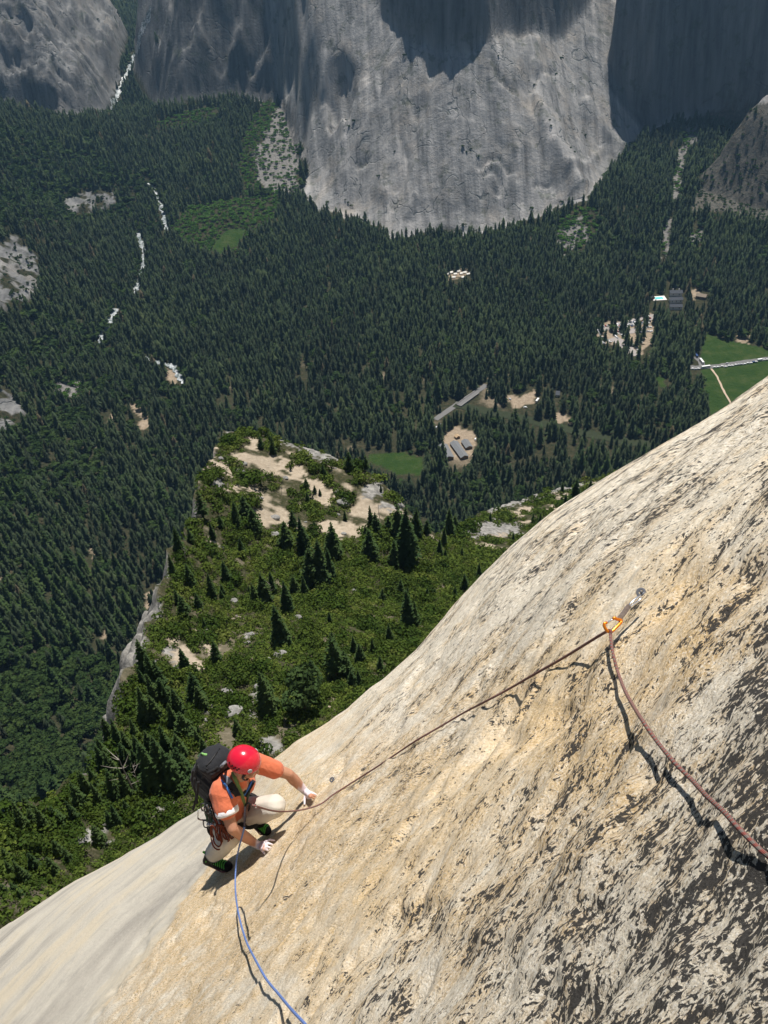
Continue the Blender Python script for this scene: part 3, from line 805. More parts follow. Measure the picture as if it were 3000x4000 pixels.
# ---- trees that show large are things of their own
def near_conifer(r, hgt=14.0, rad=0.17, whorls=26, bare=0.10, gap=0.0):
    """crown of drooping boughs made of many small sprays, and a tapered trunk; unit height"""
    cv = []; cf = []
    def quad(p, d, side, L, wd):
        b = len(cv)
        q = p + d * L
        cv.extend([p - side * wd * .35, p + side * wd * .35, q + side * wd + np.array([0, 0, -.25 * L]) * r.uniform(.2, 1), q - side * wd * .9])
        cf.append((b, b + 1, b + 2, b + 3))
    for w in range(whorls):
        t = (w + r.uniform(0, .6)) / whorls
        z = bare + (0.985 - bare) * t
        R = rad * ((1 - t) ** 0.8) * (0.55 + 0.45 * min(1, t / 0.14)) + 0.008
        nb = int(round(5 + 3 * (1 - t)))
        ph = r.uniform(0, 6.28)
        for k in range(nb):
            if r.random() < gap: continue
            a = ph + 6.283 * k / nb + r.uniform(-.35, .35)
            L = R * r.uniform(0.6, 1.18)
            dr = np.array([math.cos(a), math.sin(a), 0]); sd = np.array([-math.sin(a), math.cos(a), 0])
            tilt = 0.30 - 0.55 * (1 - t)
            nseg = 4 if L > 0.07 else 3 if L > .04 else 2
            for s_ in range(nseg):
                f0 = (s_ + .15) / nseg
                p = np.array([0, 0, z]) + dr * L * f0 + np.array([0, 0, tilt * L * f0 - 0.25 * L * f0 * f0])
                for sgn in (-1, 1):
                    d = dr * 0.8 + sd * sgn * r.uniform(.35, .9) + np.array([0, 0, r.uniform(-.35, .15)])
                    d /= np.linalg.norm(d)
                    quad(p, d, np.cross(d, (0, 0, 1)) * 1.0 + np.array([0, 0, r.uniform(-.5, .5)]), L * r.uniform(.30, .46), 0.010 + 0.075 * L)
            quad(np.array([0, 0, z]) + dr * L * .62 + np.array([0, 0, (tilt - .16) * L * .62]), dr + np.array([0, 0, -.18]), sd, L * .40, 0.011 + 0.06 * L)
    quad(np.array([0, 0, .95]), np.array([0, 0, 1.0]), np.array([1.0, 0, 0]), .05, .004)
    quad(np.array([0, 0, .95]), np.array([0, 0, 1.0]), np.array([0, 1.0, 0]), .05, .004)
    crown = (np.array(cv), np.array(cf))
    return crown, trunk_np(r, 0.019, 0.96)

def trunk_np(r, rad, top, lean=0.0, n=7, seg=6, limbs=0):
    V = []; F = []
    def tube(pts, rs):
        b = len(V)
        for p, q in zip(pts, rs):
            for k in range(n):
                a = 6.283 * k / n
                V.append((p[0] + q * math.cos(a), p[1] + q * math.sin(a), p[2]))
        for s_ in range(len(pts) - 1):
            for k in range(n):
                F.append((b + s_ * n + k, b + s_ * n + (k + 1) % n, b + (s_ + 1) * n + (k + 1) % n, b + (s_ + 1) * n + k))
    zs = np.linspace(-.03, top, seg + 1)
    pts = [np.array([lean * z * z + r.normal(0, .003), r.normal(0, .003), z]) for z in zs]
    tube(pts, [rad * (1 - .93 * (z / top)) if z > 0 else rad * 1.15 for z in zs])
    for _ in range(limbs):
        i = r.integers(2, seg); a = r.uniform(0, 6.28); L = r.uniform(.08, .25)
        p = pts[i]; d = np.array([math.cos(a), math.sin(a), r.uniform(.1, .8)])
        tube([p, p + d * L * .5, p + d * L + np.array([0, 0, .03])], [rad * .35, rad * .25, rad * .08])
    return np.array(V), np.array(F)

def near_bush(r, n=170, k=None, ls=0.088):
    k = k or int(r.integers(4, 8))
    cs = np.column_stack([r.uniform(-.55, .55, k), r.uniform(-.55, .55, k), r.uniform(.12, .42, k)]); rs = r.uniform(.34, .56, k)
    return leaf_cloud(r, cs, rs, n, ls, 0.8)

def stem_np(r):
    V = []; F = []
    for i in range(4):
        a = 1.57 * i + r.uniform(-.4, .4); b = len(V)
        p0 = np.array([.04 * math.cos(a), .04 * math.sin(a), -.15]); p1 = np.array([.35 * math.cos(a), .35 * math.sin(a), .45])
        s = np.array([-math.sin(a), math.cos(a), 0])
        V += [p0 - s * .03, p0 + s * .03, p0 + np.array([0, 0, .06]), p1 - s * .012, p1 + s * .012, p1 + np.array([0, 0, .02])]
        F += [(b, b + 1, b + 4, b + 3), (b + 1, b + 2, b + 5, b + 4), (b + 2, b, b + 3, b + 5)]
    return np.array(V), np.array(F)

def broad_tree(r, n=420):
    k = 8
    cs = np.column_stack([r.uniform(-.26, .26, k), r.uniform(-.26, .26, k), r.uniform(.42, .82, k)]); rs = r.uniform(.13, .23, k)
    return leaf_cloud(r, cs, rs, n, 0.045, 0.8), trunk_np(r, 0.022, .75, r.uniform(-.05, .05), limbs=6)

r1 = np.random.default_rng(11)
def me2(name, vf, mat, smooth=False, tint=None):
    at = {'tint': r1.uniform(0, .35, len(vf[0])) if tint is None else tint}
    if vf[1].shape[1] == 4 and tint is None and len(vf[0]) % 4 == 0 and name.endswith('crown'):
        at = {'tint': np.repeat(r1.uniform(0, .35, len(vf[0]) // 4), 4)}
    return mesh_np(name, vf[0], vf[1], mat, smooth=smooth, link=False, attrs=at)

CONM = []
for i in range(8):
    cr, tk = near_conifer(r1, rad=[.15, .18, .20, .155, .23, .17, .14, .19][i], whorls=[30, 28, 26, 32, 24, 29, 34, 22][i], bare=[.05, .08, .12, .06, .16, .05, .1, .2][i], gap=[.05, .1, .15, .05, .2, .1, .15, .3][i])
    CONM.append((me2('conifer_crown', cr, M_FIR), me2('conifer_trunk', tk, M_BARK, True)))
BROM = []
for i in range(4):
    cr, tk = broad_tree(r1)
    BROM.append((me2('broadleaf_crown', cr, M_OAK), me2('broadleaf_trunk', tk, M_BARK, True)))
BUSM = []
for i in range(7):
    BUSM.append((me2('bush_crown', near_bush(r1, 520, ls=.062), M_SCRUB), me2('bush_stem', stem_np(r1), M_BARK)))
_bp = broad_tree(r1, 1500)
_v = _bp[0][0]; _c = np.repeat(_v.reshape(-1, 4, 3).mean(1), 4, axis=0); _v[:] = _c + (_v - _c) * .55
CONM.append((me2('conifer_crown', _bp[0], M_FIR), me2('conifer_trunk', _bp[1], M_BARK, True)))
SNGM = [me2('snag', trunk_np(r1, 0.016, 1.0, .03, limbs=9), M_SNAG, True) for _ in range(3)]

def plant(name, parts, names, loc, h, w, rot, label, cat, group, lean=(0, 0)):
    o = empty(name, loc, label, cat, group)
    o.rotation_euler = (lean[0], lean[1], rot)
    o.scale = (w, w, h)
    for me, nm in zip(parts, names):
        c = bpy.data.objects.new(nm, me)
        COL.objects.link(c); c.parent = o
    return o

placed = []      # (x, y, radius) of the large plants on the spur
def spur_tree(px, py, hpx, kind=None, label=None, wf=1.0, group='conifers on the near spur'):
    p = hit_spur(px, py)
    if p is None: return
    d = (p - EYE) @ CF
    r = ray(px, py); dep = math.atan2(-r[2], math.hypot(r[0], r[1]))
    h = hpx * d / FPX / math.cos(dep) * 1.02
    v = int(r1.integers(0, 8)) if kind is None else kind
    z = terr2(p[0], p[1])
    plant('conifer_tree', CONM[v], ('crown', 'trunk'), (p[0], p[1], z - .15), h, h * wf * r1.uniform(.9, 1.15), r1.uniform(0, 6.28),
          label or SPUR_LABEL(px, py, hpx), 'tree', group, (r1.normal(0, .02), r1.normal(0, .02)))
    placed.append((p[0], p[1], h * .16))
    return p

def SPUR_LABEL(px, py, hpx):
    if py < 2010 and px < 1700: return 'dark conifer standing on the sandy knoll at the top of the spur'
    if px > 1700 and py < 2300: return 'dark conifer on the bench of scrub beside the slab edge'
    if px < 760 and py > 2900: return 'dark conifer on the slope to the left of the climber, above the pale slab'
    if px < 800: return 'dark conifer along the cliff edge on the left side of the spur'
    return 'dark conifer rising from the green scrub in the middle of the spur'

o7_, c7_ = (600, 1600), 1.085
T7 = [(432, 160, 65), (620, 245, 30), (610, 235, 40), (705, 220, 75), (765, 225, 65), (890, 240, 60), (895, 305, 85), (835, 265, 40), (580, 300, 30), (600, 310, 25), (550, 285, 40), (785, 430, 85), (805, 450, 80),
      (850, 450, 70), (885, 470, 140), (945, 460, 105), (915, 555, 195), (780, 540, 110), (545, 520, 130), (650, 530, 120), (690, 400, 40), (505, 430, 70), (480, 500, 100), (370, 445, 90), (335, 400, 90), (300, 410, 85), (320, 530, 70),
      (265, 620, 80), (245, 430, 50), (215, 470, 70), (180, 395, 110), (135, 480, 60), (95, 510, 90), (605, 635, 165), (580, 640, 140), (635, 620, 120), (630, 500, 60), (865, 565, 95), (1065, 450, 95), (1045, 490, 70), (1085, 440, 60), (1030, 525, 60),
      (985, 450, 55), (1370, 300, 50), (1515, 345, 100), (1480, 350, 50), (1445, 420, 55), (1390, 430, 60), (1350, 490, 50), (1365, 410, 40), (1120, 660, 75), (1085, 690, 60), (1195, 620, 50), (1170, 610, 60), (1050, 535, 35), (1120, 480, 30),
      (920, 785, 130), (890, 660, 50), (945, 780, 90), (915, 680, 45), (850, 830, 60), (790, 880, 60), (725, 880, 65), (820, 945, 60), (660, 965, 150), (700, 960, 90), (575, 960, 60), (465, 850, 145), (485, 730, 110), (510, 670, 75), (545, 670, 70),
      (405, 700, 110), (370, 705, 80), (430, 660, 80), (250, 670, 45), (215, 680, 90), (140, 640, 90), (70, 590, 70), (115, 930, 75), (230, 910, 80), (185, 790, 45), (115, 745, 75), (165, 720, 60), (90, 700, 55), (415, 1100, 150), (160, 1060, 110), (720, 1000, 60),
      (740, 990, 55), (60, 1090, 100), (20, 1080, 130), (1215, 540, 30), (1250, 560, 35), (1295, 470, 30), (1545, 340, 60), (1570, 310, 60), (1240, 340, 35), (1470, 300, 40)]
for a, b_, c_ in T7:
    spur_tree(o7_[0] + c7_ * a, o7_[1] + c7_ * b_, c7_ * c_)
o4_, c4_ = (400, 2300), 0.5425
T4 = [(420, 700, 190), (380, 700, 240), (330, 640, 280), (300, 720, 150), (560, 900, 190), (470, 860, 230), (400, 960, 200), (330, 960, 260), (520, 1000, 180), (600, 1080, 190), (470, 1180, 200), (380, 1230, 220), (560, 1220, 180), (280, 1230, 190), (190, 1280, 180), (130, 1150, 210), (60, 1090, 170), (720, 860, 170), (1210, 880, 260), (30, 1260, 200), (250, 1100, 170), (700, 1130, 120), (980, 1060, 120), (690, 650, 100)]
for a, b_, c_ in T4:
    spur_tree(o4_[0] + c4_ * a, o4_[1] + c4_ * b_, c4_ * c_)
o8_, c8_ = (0, 2000), 0.7233
T8 = [(140, 1730, 200), (220, 1720, 150), (260, 1740, 190), (180, 1660, 140), (330, 1700, 140), (450, 1600, 180), (500, 1560, 200), (560, 1600, 170), (640, 1560, 200), (700, 1560, 200), (550, 1800, 130), (480, 1550, 180), (100, 2000, 150), (150, 2010, 160), (60, 1900, 120), (210, 1960, 140), (330, 1860, 110),
      (850, 1500, 300), (900, 1480, 290), (960, 1500, 250), (800, 1440, 220), (740, 1540, 150), (1000, 1450, 200), (30, 2080, 120), (110, 2090, 120), (640, 1700, 130), (610, 1700, 110), (700, 1640, 100), (300, 1960, 120), (390, 1900, 110), (420, 1680, 150), (90, 1650, 100), (760, 1430, 180), (570, 1400, 170), (620, 1450, 180), (530, 1500, 160)]
for a, b_, c_ in T8:
    spur_tree(o8_[0] + c8_ * a, o8_[1] + c8_ * b_, c8_ * c_ * .88, wf=.85)
rq = np.random.default_rng(77)
for _ in range(95):      # young conifers scattered over the scrub
    x, y = rq.uniform(250, 2300), rq.uniform(1720, 3250)
    if in_poly(np.array([x]), np.array([y + 40]), [(0, 3590), (500, 3320), (800, 3160), (1000, 3010), (1130, 2930), (1500, 2650), (2000, 2130), (2500, 1770), (3000, 1480), (3400, 4600), (0, 4600)])[0]: continue
    p = hit_spur(x, y)
    if p is None or not in_poly(np.array([p[0]]), np.array([p[1]]), poly_xy)[0] or dist_line(np.array([p[0]]), np.array([p[1]]), edge_xy)[0][0] < 2: continue
    d = (p - EYE) @ CF
    spur_tree(x, y, rq.uniform(1.8, 6.0) * FPX / d * .75, label='small young conifer poking out of the scrub on the spur', group='young conifers in the scrub')
n_spur = len(placed)
# the wide pine beside the slab, dead snags
p = hit_spur(1195, 2780)
spur_tree(1195, 2775, 150, 8, 'broad spreading pine just above the helmet, beside the slab edge', 1.0)
for a, b_, c_, off, sc in [(735, 1545, 250, o8_, c8_), (760, 1500, 150, o8_, c8_), (1010, 275, 100, o8_, c8_), (265, 1700, 110, o8_, c8_), (1415, 880, 120, (800, 1600), .482), (625, 690, 90, (800, 1600), .482), (1410, 840, 90, (800, 1600), .482), (1490, 350, 60, o8_, c8_), (1465, 480, 120, o8_, c8_)]:
    px, py = off[0] + sc * a, off[1] + sc * b_
    p = hit_spur(px, py)
    if p is None: continue
    d = (p - EYE) @ CF; rr = ray(px, py)
    h = sc * c_ * d / FPX / math.cos(math.atan2(-rr[2], math.hypot(rr[0], rr[1])))
    o = bpy.data.objects.new('dead_tree', SNGM[int(r1.integers(0, 3))]); COL.objects.link(o)
    o.location = (p[0], p[1], terr2(p[0], p[1]) - .1); o.scale = (h, h, h); o.rotation_euler = (0, 0, r1.uniform(0, 6))
    tag(o, 'bare grey dead tree trunk standing in the scrub of the spur', 'dead tree', 'dead trees on the spur')

# ---- valley trees: the largest become things, the rest one forest
idx = np.where(conif)[0]
vis = ~(in_poly(qx[idx], qy[idx] - upx[idx] * .5, HID)) & (qx[idx] > 0) & (qx[idx] < 3000)
cand = idx[vis]; cand = cand[np.argsort(-apx[cand])][:max(0, 300 - len([o for o in bpy.data.objects if o.name.startswith('conifer_tree')]))]
for i in cand:
    v = int(r1.integers(0, 8))
    plant('conifer_tree', CONM[v], ('crown', 'trunk'), P3[i], Ht[i], Ht[i] * 1.0, r1.uniform(0, 6.28), 'tall dark conifer in the forest below the cliff on the left' if qx[i] < 900 else 'tall dark conifer of the valley forest between the spur and the river', 'tree', 'largest conifers of the valley forest')
left = np.setdiff1d(idx, cand)
f = scatter_mesh('conifer_forest', FARC, P3[left], Ht[left], rng.uniform(0, 6.28, len(left)), np.where(rng.random(len(left)) < .007, 1.0, np.clip(0.36 + 0.25 * hn[left] + 0.3 * fbm(QX[left], QY[left], 30, 2, 109) + 0.3 * fbm(QX[left], QY[left], 140, 2, 110) + rng.normal(0, .13, len(left)), 0, .76)), M_FIR if False else leaf_mat('forest_needles', [(0.010, 0.027, 0.016), (0.019, 0.046, 0.023), (0.032, 0.068, 0.029), (0.058, 0.094, 0.035), (0.12, 0.10, 0.06)], 0.12, False), wid=Ht[left] * rng.uniform(.9, 1.35, len(left)))
tag(f, 'dense dark conifer forest covering the valley floor', 'forest', kind='stuff')
idx = np.where(oak)[0]
vis = ~(in_poly(qx[idx], qy[idx] - 15, HID)) & (qx[idx] > 0) & (qx[idx] < 3000)
cand = idx[vis]; cand = cand[np.argsort(-apx[cand])][:300]
for i in cand:
    v = int(r1.integers(0, 4))
    plant('broadleaf_tree', BROM[v], ('crown', 'trunk'), P3[i], Ht[i], Ht[i] * 1.5, r1.uniform(0, 6.28), 'rounded green broadleaf tree on the wooded slope at the lower left', 'tree', 'broadleaf trees on the lower left slope')
left = np.setdiff1d(idx, cand)
M_OAKF = leaf_mat('woods_leaves', [(0.024, 0.046, 0.018), (0.038, 0.066, 0.022), (0.058, 0.088, 0.027)], 0.25, False)
f = scatter_mesh('broadleaf_woods', FARO, P3[left], Ht[left], rng.uniform(0, 6.28, len(left)), rng.random(len(left)), M_OAKF, wid=Ht[left] * rng.uniform(1.2, 1.7, len(left)))
tag(f, 'broadleaf woods mixed into the forest slopes', 'woods', kind='stuff')
bi = np.where(brush)[0]; li = np.where((ledge | bluffv) & ~brush)[0]
hb = np.concatenate([rng.uniform(3.5, 8, len(bi)), rng.uniform(2.5, 7, len(li))]); bi2 = np.concatenate([bi, li])
f = scatter_mesh('valley_brush', FARS, P3[bi], hb[:len(bi)], rng.uniform(0, 6.28, len(bi)), rng.random(len(bi)), leaf_mat('valley_brush_leaves', [(0.045, 0.105, 0.020), (0.065, 0.14, 0.024), (0.09, 0.17, 0.032)], 0.3, False), wid=hb[:len(bi)] * 1.7)
tag(f, 'bright green brush and saplings along the foot of the cliffs', 'brush', kind='stuff')
if len(li):
    f = scatter_mesh('ledge_bushes', FARS, P3[li], hb[len(bi):], rng.uniform(0, 6.28, len(li)), rng.random(len(li)), M_OAKF, wid=hb[len(bi):] * 1.4)
    tag(f, 'dark bushes growing on ledges of the far cliffs', 'bushes', kind='stuff')

# ---- scrub of the spur
BC = 1.45
bx, by = np.meshgrid(np.arange(-140, 230, BC), np.arange(20, 470, BC))
bx = (bx + rng.uniform(-.5, .5, bx.shape) * BC).ravel(); by = (by + rng.uniform(-.5, .5, by.shape) * BC).ravel()
bz = terr2(bx, by)
ux, uy, ud = project(np.stack([bx, by, bz], -1))
okb = (ux > -60) & (ux < 3060) & (uy < 3750) & ~in_poly(ux, uy - 60, SLAB_HID) & in_poly(bx, by, poly_xy)
wxy = dist_line(bx, by, edge_xy)[0]
okb &= wxy > 0.8
j1 = 14 * noise(bx / 3, by / 3, 91); j2 = 14 * noise(bx / 3, by / 3, 92)
okb &= ~(zone(SAND2 + ROCK2, ux + j1, uy + j2) | zone(SAND2 + ROCK2, ux, uy - 12)) | (rng.random(len(bx)) < .07)
op = fbm(bx, by, 14, 4, 95); kn = in_poly(ux, uy, [(760, 1650), (1350, 1740), (1750, 2080), (1500, 2180), (1250, 2060), (700, 2150)]) | in_poly(ux, uy, [(1750, 2080), (2500, 1780), (2500, 2000), (1900, 2170)])
okb &= np.where(kn, (op < 0.08) & (rng.random(len(bx)) < .36), (op < 0.42) & (rng.random(len(bx)) < .85))
bx, by, bz, ud, ux, uy, kn = (a[okb] for a in (bx, by, bz, ud, ux, uy, kn))
br = (1 + .9 * (rng.random(len(bx)) < .10)) * np.where(kn, rng.uniform(1.1, 2.5, len(bx)), rng.uniform(0.8, 1.75, len(bx))) * (1 + .3 * noise(bx / 9, by / 9, 97))
big = np.argsort(-(br / ud) * (uy < 3500) * (ux > 0))[:300]
for i in big:
    v = int(r1.integers(0, 7))
    plant('bush', BUSM[v], ('foliage', 'stem'), (bx[i], by[i], bz[i] - .05), br[i] * r1.uniform(.8, 1.25), br[i] * 1.15, r1.uniform(0, 6.28),
          'rounded green bush on the steep slope left of the climber' if ux[i] < 800 else 'rounded green bush on the scrub slope just above the slab edge', 'bush', 'large bushes on the spur')
rest = np.setdiff1d(np.arange(len(bx)), big)
BP = [near_bush(r1, 150) for _ in range(8)]
tn = np.clip(.45 + .45 * noise(bx / 8, by / 8, 98) + rng.normal(0, .24, len(bx)), 0, 1)
f = scatter_mesh('scrub', BP, np.stack([bx, by, bz - .05], -1)[rest], br[rest] * rng.uniform(.75, 1.2, len(rest)), rng.uniform(0, 6.28, len(rest)), tn[rest], leaf_mat('low_scrub_leaves', [(0.036, 0.072, 0.014), (0.064, 0.108, 0.018), (0.100, 0.142, 0.024), (0.145, 0.168, 0.042)], 0.22, False), wid=br[rest] * 1.2)
tag(f, 'continuous green scrub covering the near spur', 'scrub', kind='stuff')
print('TREES', conif.sum(), oak.sum(), brush.sum(), ledge.sum(), 'spur', n_spur, 'bushes', len(bx))
# ------------------------------------------------------------------ the climbing slab: a dome of granite around the camera
_pb, _pr, _pf, _ph = (ray(*p[:2]) * p[2] for p in [(2500, 2330, 2.75), (3000, 3330, 1.5), (860, 3400, 6.9), (1200, 3130, 6.3)])
SN = np.cross(_pr - _pb, _ph - _pf); SN /= np.linalg.norm(SN)
if SN[2] < 0: SN = -SN
SC0 = float(-(SN @ _pr))                                   # camera height above the tangent plane
ST = np.array([0, 0, -1.0]) + SN * SN[2]; ST /= np.linalg.norm(ST)   # fall line
SA = np.cross(SN, ST)
SORG = EYE - SN * SC0
KAZ = [-180, -140, -110, -90, -78, -67.1, -62.6, -58.1, -53.4, -48.1, -41.7, -35.4, -33.8, -31.4, -28.0, -25.7, -22.0, -17.3, -13.7, -10.6, -2.6, 30, 90, 180]
KV = [.0006, .002, .008, .016, .0205, .0222, .0190, .0164, .0136, .0119, .0119, .0121, .0108, .0089, .0081, .0064, .0058, .0030, .0022, .0007, .0005, .0005, .0005, .0006]
def slab_base(a, b):
    r = np.hypot(a, b); az = np.degrees(np.arctan2(b, a))
    k = 0
    for dz in (-3, 0, 3):
        k = k + np.interp((az + dz + 180) % 360 - 180, KAZ, KV) / 3
    rc = 1.1 / np.maximum(k, 1e-6)
    return np.where(r < rc, -k * r * r, -k * rc * rc - 2.2 * (r - rc))
def plane_of(px, py):
    r = ray(px, py)
    t = SC0 / np.maximum(1e-6, -(r @ SN))
    q = r * t[..., None] if np.ndim(t) else r * t
    return q @ ST, q @ SA
def hit0(px, py, hf=None):
    """meeting of a photo ray with the dome (in plane coordinates and in the world)"""
    hf = hf or slab_base
    r = ray(px, py)
    t = np.concatenate([np.arange(0.8, 12, 0.004), np.arange(12, 70, 0.05)])
    Pp = r * t[:, None]
    g = Pp @ SN + SC0 - hf(Pp @ ST, Pp @ SA)
    k = int(np.argmax(g < 0))
    if g[k] >= 0: k = int(np.argmin(g))
    return Pp[k] @ ST, Pp[k] @ SA, EYE + Pp[k]
# direction of the streaks: traced on the photo near the bolt
# (they swing round slowly across the dome: a conformal pair of coordinates along and across them)
AL, BE, SG = 0.313, 0.583, 1.45
def su(a, b): return SG / AL * np.exp(AL * np.minimum(b, 3)) * np.sin(BE + AL * a)
def sv(a, b): return SG / AL * np.exp(AL * np.minimum(b, 3)) * np.cos(BE + AL * a)
DENTS = []
DIP = (*hit0(960, 3260)[:2], 0.24, 2.6)      # shallow hollow where the climber stands
def slab_bd(a, b):
    return slab_base(a, b) - DIP[2] * np.exp(-(((a - DIP[0]) / DIP[3]) ** 2 + ((b - DIP[1]) / DIP[3]) ** 2))
for px, py, ru, rv, dp in [(2255, 2775, .085, .055, .085), (1930, 2850, .26, .14, .10), (2130, 2880, .25, .10, .03), (2640, 3160, .22, .10, .02), (2330, 3080, .25, .08, .03), (1740, 3080, .35, .12, .03), (1650, 2980, .3, .1, .03),
                           (1390, 3230, .5, .10, .03), (2780, 2560, .16, .08, -.03), (2400, 2600, .18, .06, -.03), (2450, 2680, .10, .12, .02), (2560, 2960, .14, .09, -.02), (2050, 3000, .2, .1, -.035), (1850, 3250, .25, .12, -.03), (2300, 3400, .15, .12, -.03), (2800, 3500, .12, .08, .03)]:
    a, b, _ = hit0(px, py, slab_bd); DENTS.append((a, b, ru, rv, dp))
TANB = [(330, 4100), (430, 3880), (560, 3735), (660, 3610), (745, 3490), (820, 3380), (900, 3270), (990, 3170), (1080, 3085), (1180, 3015), (1290, 2950), (1370, 2880), (1440, 2770)]
_tb = [hit0(*p, slab_bd)[:2] for p in TANB]
_tb.append((_tb[-1][0] * 5, _tb[-1][1] * 5))
def slab_disp(a, b):
    r = np.hypot(a, b)
    U, Vv = su(a, b), sv(a, b)
    near = sstep(16, 6, r)
    d = 0.034 * fbm(U / 1.5, Vv, 0.42, 4, 201) + 0.06 * fbm(a, b, 2.6, 2, 202) * (0.3 + 0.7 * near)
    d = d + near * 0.020 * fbm(U / 1.7, Vv, 0.15, 4, 203) + near * 0.012 * (ridged(U / 1.6, Vv, 0.22, 3, 206))
    d = d - near * 0.030 * sstep(0.10, 0.5, fbm(U / 1.9, Vv, 0.20, 3, 204))
    d = d + near * 0.005 * fbm(U / 1.6, Vv, 0.04, 3, 208)
    for (a0, b0, ru, rv, dp) in DENTS:
        ph = BE + AL * a0; du = (a - a0) * math.cos(ph) + (b - b0) * math.sin(ph); dv = (b - b0) * math.cos(ph) - (a - a0) * math.sin(ph)
        d = d - dp * np.exp(-(du / ru) ** 2 - (dv / rv) ** 2)
    dl, _ = dist_line(a, b, _tb)
    inner = in_poly(a, b, _tb + [(-60, -60), (-60, 60), (3, 60)])
    sd = np.where(inner, dl, -dl)
    low = sstep(0.30, -0.7, sd) * sstep(20, 9, r)
    dip = DIP[2] * np.exp(-(((a - DIP[0]) / DIP[3]) ** 2 + ((b - DIP[1]) / DIP[3]) ** 2))
    return d * (1 - 0.75 * low) - 0.06 * low - dip, sd
_st = None
def slab_h(a, b):
    return slab_base(a, b) + slab_disp(a, b)[0]
def slab_pt(a, b, up=0.0):
    a = np.asarray(a, float); b = np.asarray(b, float)
    return SORG + ST * a[..., None] + SA * b[..., None] + SN * (slab_h(a, b) + up)[..., None]
def on_slab(px, py, up=0.0):
    a, b, P = hit0(px, py, slab_h)
    return P + SN * up
rr_ = np.concatenate([[0.02], np.exp(np.linspace(math.log(0.25), math.log(24), 640)), np.exp(np.linspace(math.log(24.6), math.log(170), 60))])
az_ = np.radians(np.concatenate([np.linspace(-86, 96, 1150), np.linspace(97, 273, 90)]))
AR, AZ_ = np.meshgrid(rr_, az_, indexing='ij')
A_ = AR * np.cos(AZ_); B_ = AR * np.sin(AZ_)
dsp, SDg = slab_disp(A_, B_)
HH = slab_base(A_, B_) + dsp
VS = (SORG + ST * A_[..., None] + SA * B_[..., None] + SN * HH[..., None])
na = len(az_); nr = len(rr_)
ii = np.arange(nr * na).reshape(nr, na)
i1 = np.roll(ii, -1, axis=1)
FS = np.stack([ii[:-1], ii[1:], i1[1:], i1[:-1]], -1).reshape(-1, 4)
pxs, pys, dps = project(VS)
# how thickly the dark lichen grows (traced), and where the tan stain lies
LK = np.array([(2800, 2500, .62), (2950, 2700, .80), (2900, 3000, .72), (2980, 2350, .5), (2900, 3500, .78), (2650, 3700, .72), (2900, 3900, .66), (2300, 3900, .66), (2400, 3600, .58), (1900, 3700, .60), (1650, 3600, .60), (1750, 3350, .34), (2000, 3200, .48), (1550, 3850, .60),
               (2350, 3150, .42), (2700, 2700, .42), (2600, 2450, .34), (2250, 2650, .46), (2300, 2780, .5), (2500, 2800, .5), (2700, 3000, .60), (2900, 2000, .52), (2700, 2100, .46), (2400, 2250, .46), (2800, 1750, .44), (2950, 1600, .40), (2200, 2300, .40), (1900, 2500, .34), (1700, 2700, .30), (1500, 2850, .28),
               (1950, 2850, .44), (1750, 2900, .38), (1600, 3050, .34), (1650, 3200, .40), (1400, 3200, .32), (1250, 3300, .22), (1300, 3500, .26), (1100, 3500, .16), (1000, 3800, .22), (1250, 3900, .38), (1500, 3500, .42), (700, 3900, .08), (800, 3600, .05), (1300, 2950, .18), (1200, 2900, .12), (600, 3400, .02), (200, 3700, .02), (1000, 3150, .05), (2650, 2300, .40), (2780, 2600, .25), (1680, 3820, .10), (2560, 2700, .2), (2080, 2900, .3), (2100, 3450, .5), (2480, 3380, .50)])
m_ = (dps > 0.2) & (AR < 60)
num = np.zeros(A_.shape); den = np.zeros(A_.shape)
for lx, ly, lv in LK:
    w = 1.0 / ((pxs - lx) ** 2 + (pys - ly) ** 2 + 90 ** 2) ** 1.6
    num += w * lv; den += w
lich = np.where(m_, num / den, 0.3) - 0.10 * sstep(5.5, 8.5, AR) * sstep(-40, -30, np.degrees(AZ_))
SK = np.array([(2500, 2400, .62), (2700, 2450, .9), (2800, 2350, .75), (2150, 2800, .85), (2300, 2900, .9), (1900, 2700, .6), (1750, 2750, .55), (1650, 3000, .7), (1500, 3150, .75), (1350, 3200, .8), (1250, 3350, .85), (1050, 3500, .85), (850, 3650, .8), (700, 3850, .7), (500, 3900, .5), (1300, 3600, .6), (1600, 3400, .7), (1900, 3100, .65), (2000, 3400, .6), (2300, 3300, .55),
               (2600, 3600, .25), (2900, 3700, .1), (2200, 3800, .25), (1600, 3900, .35), (2900, 2700, .25), (2900, 2100, .35), (2400, 2000, .22), (2700, 1750, .25), (2000, 2300, .18), (1700, 2550, .18), (1500, 2750, .25), (2900, 3200, .35), (1200, 3050, .75), (1250, 2980, .5), (2800, 3450, .3), (1100, 3200, .85), (950, 3400, .85), (1000, 3900, .45)])
num[:] = 0; den[:] = 0
for lx, ly, lv in SK:
    w = 1.0 / ((pxs - lx) ** 2 + (pys - ly) ** 2 + 90 ** 2) ** 1.6
    num += w * lv; den += w
stain = np.where(m_, num / den, 0.4)
inside = sstep(-0.04, 0.04, SDg + 0.28 * fbm(A_, B_, 0.6, 6, 205, 0.6))
inside = np.maximum(inside, 0.85 * sstep(6.0, 7.5, AR) * sstep(-22, -27, np.degrees(AZ_)) * (AZ_ < 0))
uvS = np.stack([su(A_, B_), sv(A_, B_)], -1).reshape(-1, 2)
uvF = np.stack([np.log(AR) * 2.4, AZ_ * 6.0 + 0.5 * np.log(AR)], -1).reshape(-1, 2)
farS = sstep(1.9, 4.6, AR + 0.5 * fbm(A_, B_, 0.8, 3, 207))

